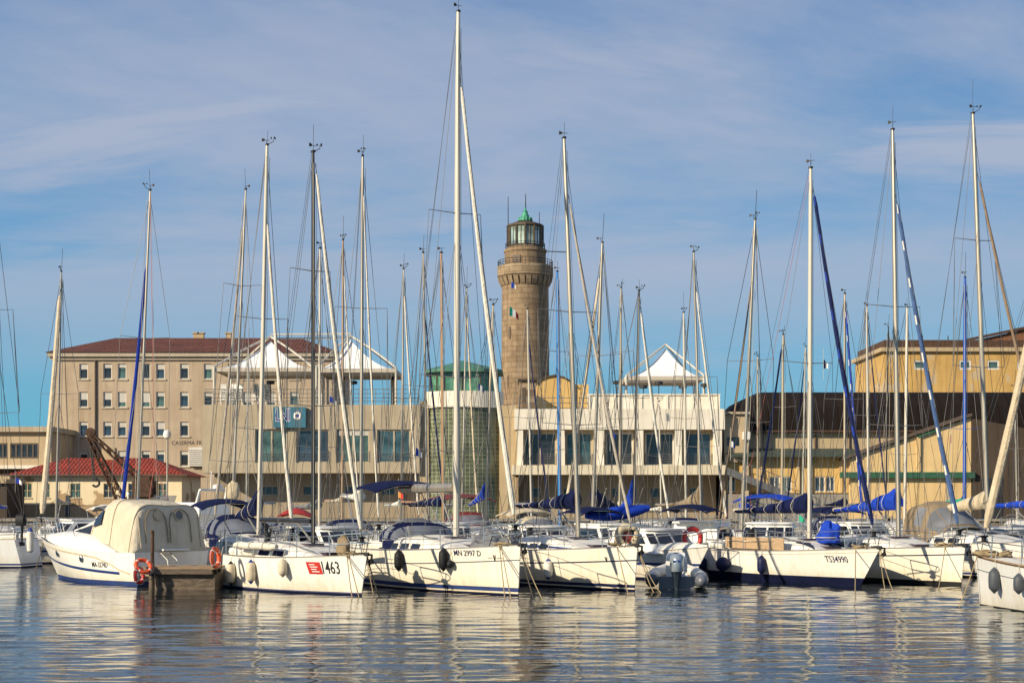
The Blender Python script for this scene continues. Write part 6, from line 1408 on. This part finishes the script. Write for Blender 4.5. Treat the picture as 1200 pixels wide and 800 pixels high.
# ---- lettering on the hulls
hull_text(b2997,'MN 2997 D',547.5,1.135,.235,-1,'ink',.80,.002)
hull_text(b1463,'1463',387.5,.735,.50,-1,'ink_black',.62,.003)
x,_=find_x(b1463,371.5,.75,-1); hull_patch(b1463,x-.29,x+.17,.56,.90,-1,'red','number_panel',.02,-.12); 
for k in range(4): hull_patch(b1463,x-.17-.02*k,x+.08-.02*k-(k%2)*.06,.62+.065*k,.645+.065*k,-1,'white','panel_print',.028)
hull_text(bTS,'TS34990',981,.82,.28,-1,'ink',.74,.002)
x,_=find_x(b2997,580,1.03,-1)
mk=MB(); p=lambda dx,dz: b2997.h.ptx(x+dx,1.02+dz,-1)+Vector((0,-.026,0))
mk.add([p(-.05,.09),p(-.02,.09),p(.0,-.01),p(.02,.09),p(.035,.09),p(.01,-.08),p(-.015,-.08)],[(0,1,2,6),(2,3,4,5),(2,5,6)]); mk.add([p(-.22,-.0),p(-.07,.0),p(-.07,.012),p(-.22,.012),p(.06,.0),p(.24,.0),p(.24,.012),p(.06,.012)],[(0,1,2,3),(4,5,6,7)]); mk.build('hull_mark','ink_black',b2997.root,0)
x,_=find_x(bE,711,.92,-1)
mk=MB(); p=lambda dx,dz: bE.h.ptx(x+dx,.90+dz,-1)+Vector((0,-.026,0))
mk.add([p(-.05,.08),p(-.02,.08),p(.0,-.01),p(.02,.08),p(.035,.08),p(.01,-.07),p(-.015,-.07)],[(0,1,2,6),(2,3,4,5),(2,5,6)]); mk.build('hull_mark','ink_black',bE.root,0)
# coachroof colour flashes (part of each yacht)
def flash(bo,x0,x1,f0,f1,m_,side=-1,name='cabin_stripe'):
    h=bo.h; rs=[]; xc0,xc1=bo.xa+.30*bo.L,bo.xf-.26*bo.L
    for i in range(9):
        x=x0+(x1-x0)*i/8; z,w=h.deck(x); ww=min(.35*bo.B,.74*w); t=(x-xc0)/(xc1-xc0); k=.40*(1-max(0,(t-.35)/.65)**1.7)+.02
        rs.append([Vector((x,side*(ww*(1-.07*f/.62)+.010),z+f*k)) for f in (f0,f1)])
    t=MB(); t.rings(rs,closed=False); t.build(name,m_,bo.root,0)
flash(b2997,-2.1,1.6,.05,.13,'stripe_blue'); flash(bE,-2.2,1.3,.20,.40,'stripe_blue')
for side in (-1,1):
    wv=MB(); h=bTS.h; wv.add([Vector((x,side*y,h.deck(x)[0]+zz)) for x,y,zz in ((.35,.80,.06),(1.2,.64,.05),(.75,.50,.26),(.2,.64,.30))],[(0,1,2,3)]); wv.build('fore_window','darkwin',bTS.root,0)

# ---- lifebuoys
def lifebuoy(label,loc,ax,R0=.29,m_='orange',band='white',grp='ring lifebuoys'):
    t=thing('lifebuoy',label,'lifebuoy',loc,0,grp); ax=Vector(ax).normalized()
    m=MB(); m.torus((0,0,0),R0,R0*.27,32,10,ax,mi=0); m.build('ring',m_,t,60)
    for k in range(4):
        b_=MB(); a=math.pi/4+k*math.pi/2; b_.torus((0,0,0),R0,R0*.283,4,10,ax,a0=a-.07,a1=a+.07); b_.build('band',band,t,60)
    g=MB(); pts=[]
    u=Vector((0,0,1)); u=(u-ax*u.dot(ax)).normalized(); w=ax.cross(u)
    for k in range(17): a=2*math.pi*k/16; pts.append((u*math.cos(a)+w*math.sin(a))*(R0*1.30+.03*abs(math.sin(2*a))))
    g.tube(pts,.010,4); g.build('grab_line','wire_light',t,0)
    return t
lifebuoy('orange lifebuoy hanging at the left side of the timber jetty',W(168,663,44.7),(.7,-1,.9),.22)
lifebuoy('red-orange lifebuoy standing tilted lower at the jetty corner in the water shade',W(163,674,44.6),(1.2,-.5,.1),.20,'red')
lifebuoy('orange lifebuoy seen nearly edge-on at the right end of the jetty by the 1463 sloop',W(252.5,653,44.9),(1,-.25,.05),.25)
lifebuoy('red ring lifebuoy on the stern rail of the TS34990 sloop',W(811.5,630,51.),(.35,-1,.0),.30,'red')
h=thing('horseshoe_buoy','orange horseshoe buoy under the red lifebuoy at the TS34990 stern','lifebuoy',W(803,646,50.9))
m=MB(); m.torus((0,0,0),.23,.085,22,8,Vector((.3,-1,0)),a0=-2.2,a1=2.2); m.build('cushion','horseshoe',h,60); m=MB(); m.tube([(-.1,0,-.2),(.1,0,-.2)],.012,4); m.build('strap','wire_light',h)
h=thing('horseshoe_buoy','beige horseshoe buoy with dark red middle on the bow rail of the cream sloop','lifebuoy',W(735,628,45.2))
m=MB(); m.torus((0,0,0),.27,.12,24,10,Vector((.1,-1,.1)),a0=-2.5,a1=2.5); m.build('cushion','canvas_beige',h,60); m=MB(); m.lathe([(.02,-.03),(.17,-.03),(.17,.03),(.02,.03)],16,(0,.03,-.02),axis='y'); m.build('cover','canvas_maroon',h)

# ---- gear lying on decks (each its own thing)
def on(bo,x,y,dz=0.): z=bo.h.deck(x)[0]; return bo.world((x,y,z+dz))
t=thing('plywood_board','long plywood board leaning on the guard rail of the TS34990 sloop','board',on(bTS,-1.2,-bTS.h.deck(-1.2)[1]*.86,.02),bTS.rz)
m=MB(); m.box(-1.9,1.5,-.012,.012,.05,.42); m.build('panel','ply',t,0); m=MB()
for x in (-1.4,-.2,1.0): m.box(x-.04,x+.04,.0125,.035,.04,.43)
m.build('batten','teak',t,0)
t=thing('covered_bundle','bright blue covered bundle standing on the foredeck right of the TS34990 mast','cover',on(bTS,.75,.2,.22),bTS.rz)
m=MB(); m.lathe([(.28,0),(.35,.05),(.37,.14),(.36,.25),(.33,.36),(.31,.46),(.24,.55),(.13,.61),(.02,.66)],28); 
m.v=[Vector((v.x*1.15+.12*v.z,v.y*.85,v.z))*(1+.22*noise.noise(v*3.5)+.09*math.sin(5*math.atan2(v.y,v.x))*(v.z>.1)) for v in m.v]; m.build('cloth','canvas_blue',t,50); m=MB(); m.torus((0,0,.2),.40,.014,26,5,Vector((0,0,1))); m.build('cord','wire_light',t)
t=thing('grey_tarpaulin','crumpled grey tarpaulin heap on the foredeck of the MN 2997 D yacht','cover',on(b2997,2.1,.15,.03),b2997.rz)
m=MB(); rs=[]
for i in range(25):
    f=i/24; rs.append([Vector((-.95+1.9*f,.62*math.cos(a)*(math.sin(math.pi*f)**.5+.05),.36*math.sin(a)*(math.sin(math.pi*f)**.6)*(1+.9*noise.noise(Vector((f*6,a*2.2,1)))))) for a in [math.pi*k/20 for k in range(21)]])
m.rings(rs,closed=False); m.build('cloth','canvas_grey',t,60); m=MB(); m.tube([r[10]+Vector((0,0,.015)) for r in rs],.012,4); m.build('cord','wire_light',t)
t=thing('rolled_sail','white rolled sail lashed along the guard rail of the 1463 sloop','sail',on(b1463,-1.3,-b1463.h.deck(-1.3)[1]*.97,.34),b1463.rz)
m=MB(); m.tube([(-1.25+.25*i,.02*math.sin(i*2),.01*math.sin(i*1.3)) for i in range(11)],[.07]+[.11]*9+[.07],10); m.build('roll','jib_white',t,60); m=MB()
for x in (-.9,-.2,.6,1.0): m.torus((x,0,0),.118,.012,14,5,Vector((1,0,0)))
m.build('lashing','wire_light',t)
t=thing('sail_bag','lumpy tan sail bag at the foot of the 1463 sloop forestay','bag',on(b1463,1.5,.1,.02),b1463.rz)
m=MB(); m.lathe([(.02,0),(.16,.02),(.21,.12),(.22,.22),(.20,.33),(.16,.44),(.08,.52),(.10,.56)],20); m.v=[Vector((v.x*1.2,v.y*.8,v.z))*(1+.25*noise.noise(v*5)) for v in m.v]; m.build('cloth','canvas_tan',t,60); m=MB(); m.torus((0,0,.50),.09,.015,14,5,Vector((0,0,1))); m.build('drawstring','rope',t)
t=thing('tender_cover','vivid blue covered tender slung under the navy boom cover beside the black mast','cover',W(725,604,61),R(12))
m=MB(); rs=[]
for i in range(13):
    f=i/12; w=math.sin(math.pi*(f*.86+.07))**.6; rs.append([Vector((-1.35+2.6*f,.42*w*math.cos(a),(.30*math.sin(a) if math.sin(a)>0 else .26*math.sin(a))*w+.30*f*f)) for a in [2*math.pi*k/14 for k in range(14)]])
m.rings(rs); m.build('cloth','canvas_blue',t,60); 
for x in (-.8,.7): m=MB(); m.tube([(x,0,.2),(x+.3,0,1.1)],.012,4); m.build('sling','wire_light',t)
t=thing('red_canopy','small red canopy with dark edge behind the black-masted sloop','cover',W(347,608,57),0)
m=MB(); rs=[[Vector((-.62+1.3*f,y*.7,.02+.40*math.sin(math.pi*(.12+.80*f))*(1-.5*y*y))) for y in (-1,-.7,-.35,0,.35,.7,1)] for f in [i/8 for i in range(9)]]; m.rings(rs,closed=False); m.rings([[p-Vector((0,0,.03)) for p in r] for r in rs],closed=False); m.build('cloth','canvas_red',t,60)

for x in (-.55,.6):
    for y in (-.6,.6): m=MB(); m.tube([(x,y,.05),(x*.9,y,-.85)],.018,5); m.build('leg','steel',t)
t=thing('wind_cloth','round tan cloth bag hoisted on a stay before the club building','bag',W(273,575,56.3)); m=MB(); m.lathe([(.02,-.34),(.2,-.29),(.3,-.12),(.31,.1),(.2,.28),(.05,.36)],14); m.v=[Vector((v.x*.85,v.y*.4,v.z))*(1+.2*noise.noise(v*5)) for v in m.v]; m.build('cloth','canvas_beige',t,60); m=MB(); m.tube([(0,0,.34),(0,.05,1.2)],.014,4); m.build('cord','wire_light',t)
# outboard on the far-left yacht's stern rail
ofl=BOATS[[b_.label.startswith('white yacht at the far left with') for b_ in BOATS].index(True)]
t=thing('outboard_motor','black outboard clamped to the stern rail of the far-left yacht','outboard',ofl.world((ofl.xa+.2,ofl.B*.25,ofl.h.deck(ofl.xa+.3)[0]+.35)),ofl.rz)
m=MB(); m.rings([[Vector((x,y,z)) for x,y in ((-.2,-w),(.12,-w),(.16,0),(.12,w),(-.2,w),(-.24,0))] for z,w in ((.2,.12),(.3,.15),(.5,.15),(.62,.10),(.65,.05))]); m.build('cowling','rubber',t,50); m=MB(); m.tube([(-.1,0,.22),(-.08,0,-.5)],[.06,.04],8); m.box(-.2,.02,-.02,.02,-.6,-.45); m.build('shaft','iron',t)

# ---- mooring ropes: from the bows down to the water
def rope(label,a,c,m_='rope',r=.014,sag=.12):
    a,c=Vector(a),Vector(c); t=thing('mooring_rope',label,'rope',c,0,'mooring ropes running from the bows into the water'); m=MB(); pts=[]
    for i in range(11):
        f=i/10; p=(a-c).lerp(Vector((0,0,0)),f); p.z-=sag*math.sin(math.pi*f); pts.append(p)
    m.tube(pts,r*random.uniform(.9,1.15),5); m.build('strand',m_,t)
    k=MB(); k.torus(pts[0],.035,.016,10,5,Vector((1,0,.2))); k.build('knot',m_,t)
def water(px,py): d=HC*F/(py-HY); return Vector((X(px,d),d,-.25))
def bowp(bo,back,side,dz=0): z,w=bo.h.deck(bo.xf-back); return bo.world((bo.xf-back,side*(w+.02),z+dz))
rope('pale rope dropping straight down beside the 1463 bow',bowp(b1463,.55,-1),water(415,702))
rope('pale rope hooked over the gunwale of the 1463 bow, slanting forward',bowp(b1463,.5,-1),water(424,701),sag=.02)
rope('pale rope slanting into the shade between the 1463 bow and its neighbour',bowp(b1463,.1,1),water(441,699))
rope('dark weedy rope slanting right from the 1463 stemhead',bowp(b1463,.05,1),water(449,698),'rope_dark',.02)
rope('pale rope dropping from the MN 2997 D bow fairlead to the water',bowp(b2997,.6,-1),water(593,702),sag=.02)
rope('second pale rope from the MN 2997 D bow, slanting to the right',bowp(b2997,.55,-1),water(601,702),sag=.02)
rope('dark rope from the MN 2997 D stemhead over the shaded gap',bowp(b2997,.05,1),water(629,701),'rope_dark',.02)
rope('pale rope running furthest right from the MN 2997 D stemhead',bowp(b2997,.1,1),water(642,702))
rope('short rope along the bow edge of the cream horseshoe-ring sloop',bowp(bE,.6,-1),water(739,697),sag=.03)
rope('rope from the cream sloop bow towards the inflatable dinghy',bowp(bE,.1,1),water(771,694))
rope('second rope from the cream sloop bow, ending nearest the outboard',bowp(bE,.05,1),water(786,695),sag=.25)
rope('pale rope dropping from the raked bow of the TS34990 sloop',bowp(bTS,.75,-1),water(1002,694),sag=.02)
rope('rope slanting from the TS34990 stemhead across the next white hull',bowp(bTS,.05,1),water(1039,690))
rope('second rope from the TS34990 stemhead, further to the right',bowp(bTS,.0,1),water(1052,691),sag=.2)
rope('rope falling from the bow of the yacht with the spiral-striped jib',bowp(bH,.6,-1),water(1098,691),sag=.02)
rope('taut rope slanting left from the bow of the brown-railed yacht at the right',bowp(bI,.1,1,.0),water(1119,711),sag=.05)
rope('rope from the cabin cruiser bow to the water at the left',bowp(bB,.3,1),water(38,668))
t=thing('rope_coil','heap of pale rope coiled on the bow of the brown-railed yacht at the right','rope',on(bI,bI.xf-.55,.0,.03)); m=MB()
for k in range(12): m.torus((random.uniform(-.3,.45),random.uniform(-.2,.2),random.uniform(0,.12)),random.uniform(.12,.2),.022,14,5,Vector((random.uniform(-.5,.5),random.uniform(-.5,.5),1)))
m.build('strand','rope',t)

# ---- flags and burgees on halyards
def flag(label,px,py,d,w,hh,cols,rot=0.):
    t=thing('flag',label,'flag',W(px,py,d),R(rot),'flags and burgees flying in the rigging'); n=max(9,3*len(cols)); m=MB(); rs=[]; w*=.8; hh*=.75
    for i in range(n+1):
        f=i/n; rs.append([Vector((w*f,.05*math.sin(f*7+px)*f+.012*s,-hh*(1-g)*(1-.45*f)-.75*w*f**1.5)) for g in (0,.5,1) for s in (0,)])
    m.rings(rs,closed=False,mifn=lambda i,j:min(len(cols)-1,int(i/n*len(cols)))); m.rings([[p+Vector((0,.012,0)) for p in r] for r in rs],closed=False,mifn=lambda i,j:min(len(cols)-1,int(i/n*len(cols))))
    m.build('cloth',cols,t,50); s=MB(); s.tube([(0,0,-hh-.5),(0,0,.5)],.010,4); s.build('halyard','wire_light',t)
flag('dark blue ensign hanging beside the tallest white mast',531,528,49,.22,.9,['canvas_blue','canvas_navy'],20)
flag('small yellow and red pennant by the left mast before the turret',467,573,70,.55,.5,['horseshoe','red'],-60)
flag('blue and white burgee below the left spreader of the reddish mast',487,524,64,.36,.5,['canvas_blue','white'],40)
flag('small blue and white burgee in front of the turret parapet',560,449,80,.5,.5,['canvas_blue','white','canvas_blue'],30)
flag('green, white and red flag hoisted against the lighthouse tower',597,359,120,1.0,1.0,['canvas_teal','white','red'],25)
flag('small blue flag high against the lighthouse below its gallery',599,330,120,.45,.7,['canvas_blue','white'],10)
flag('blue and white pennant before the second bay of the white building',715,504,62,.3,.45,['white','canvas_blue'],30)
flag('blue and white swallow pennant before the club window bays',386,464,56,.35,.3,['canvas_blue','white'],20)
flag('small blue burgee high between the two cream masts at the right',965,421,72,.3,.6,['canvas_navy','white'],30)
flag('green, white and red flag before the cream gabled wing',1114,507,66,.35,.6,['canvas_teal','white','red'],70)
flag('blue pennant before the low red-roofed house',18,559,78,.45,.4,['canvas_blue','white'],0)
flag('white and blue pennant between the masts before the vaulted warehouse',856,516,60,.28,.35,['white','canvas_blue'],20)
flag('green cloth flying low behind the boom of the TS34990 sloop',936,603,53,.25,.32,['canvas_teal'],-30)


# grab lines and valves on the dinghy tubes
for s in (-1,1):
    m=MB(); pts=[]
    for i in range(25): f=i/24; pts.append(Vector((.1+2.8*f,s*(1.10-.12*max(0,f-.6)),.50+.05*f-.05*abs(math.sin(f*math.pi*5)))))
    m.tube(pts,.011,4); m.build('grab_line','rope_dark',bo.root,0)
    m=MB()
    for x in (.9,2.0): m.tube([(x-.09,s*.86,.345),(x+.09,s*.86,.345)],.232,16)
    m.build('tube_band','stripe_grey',bo.root,50)
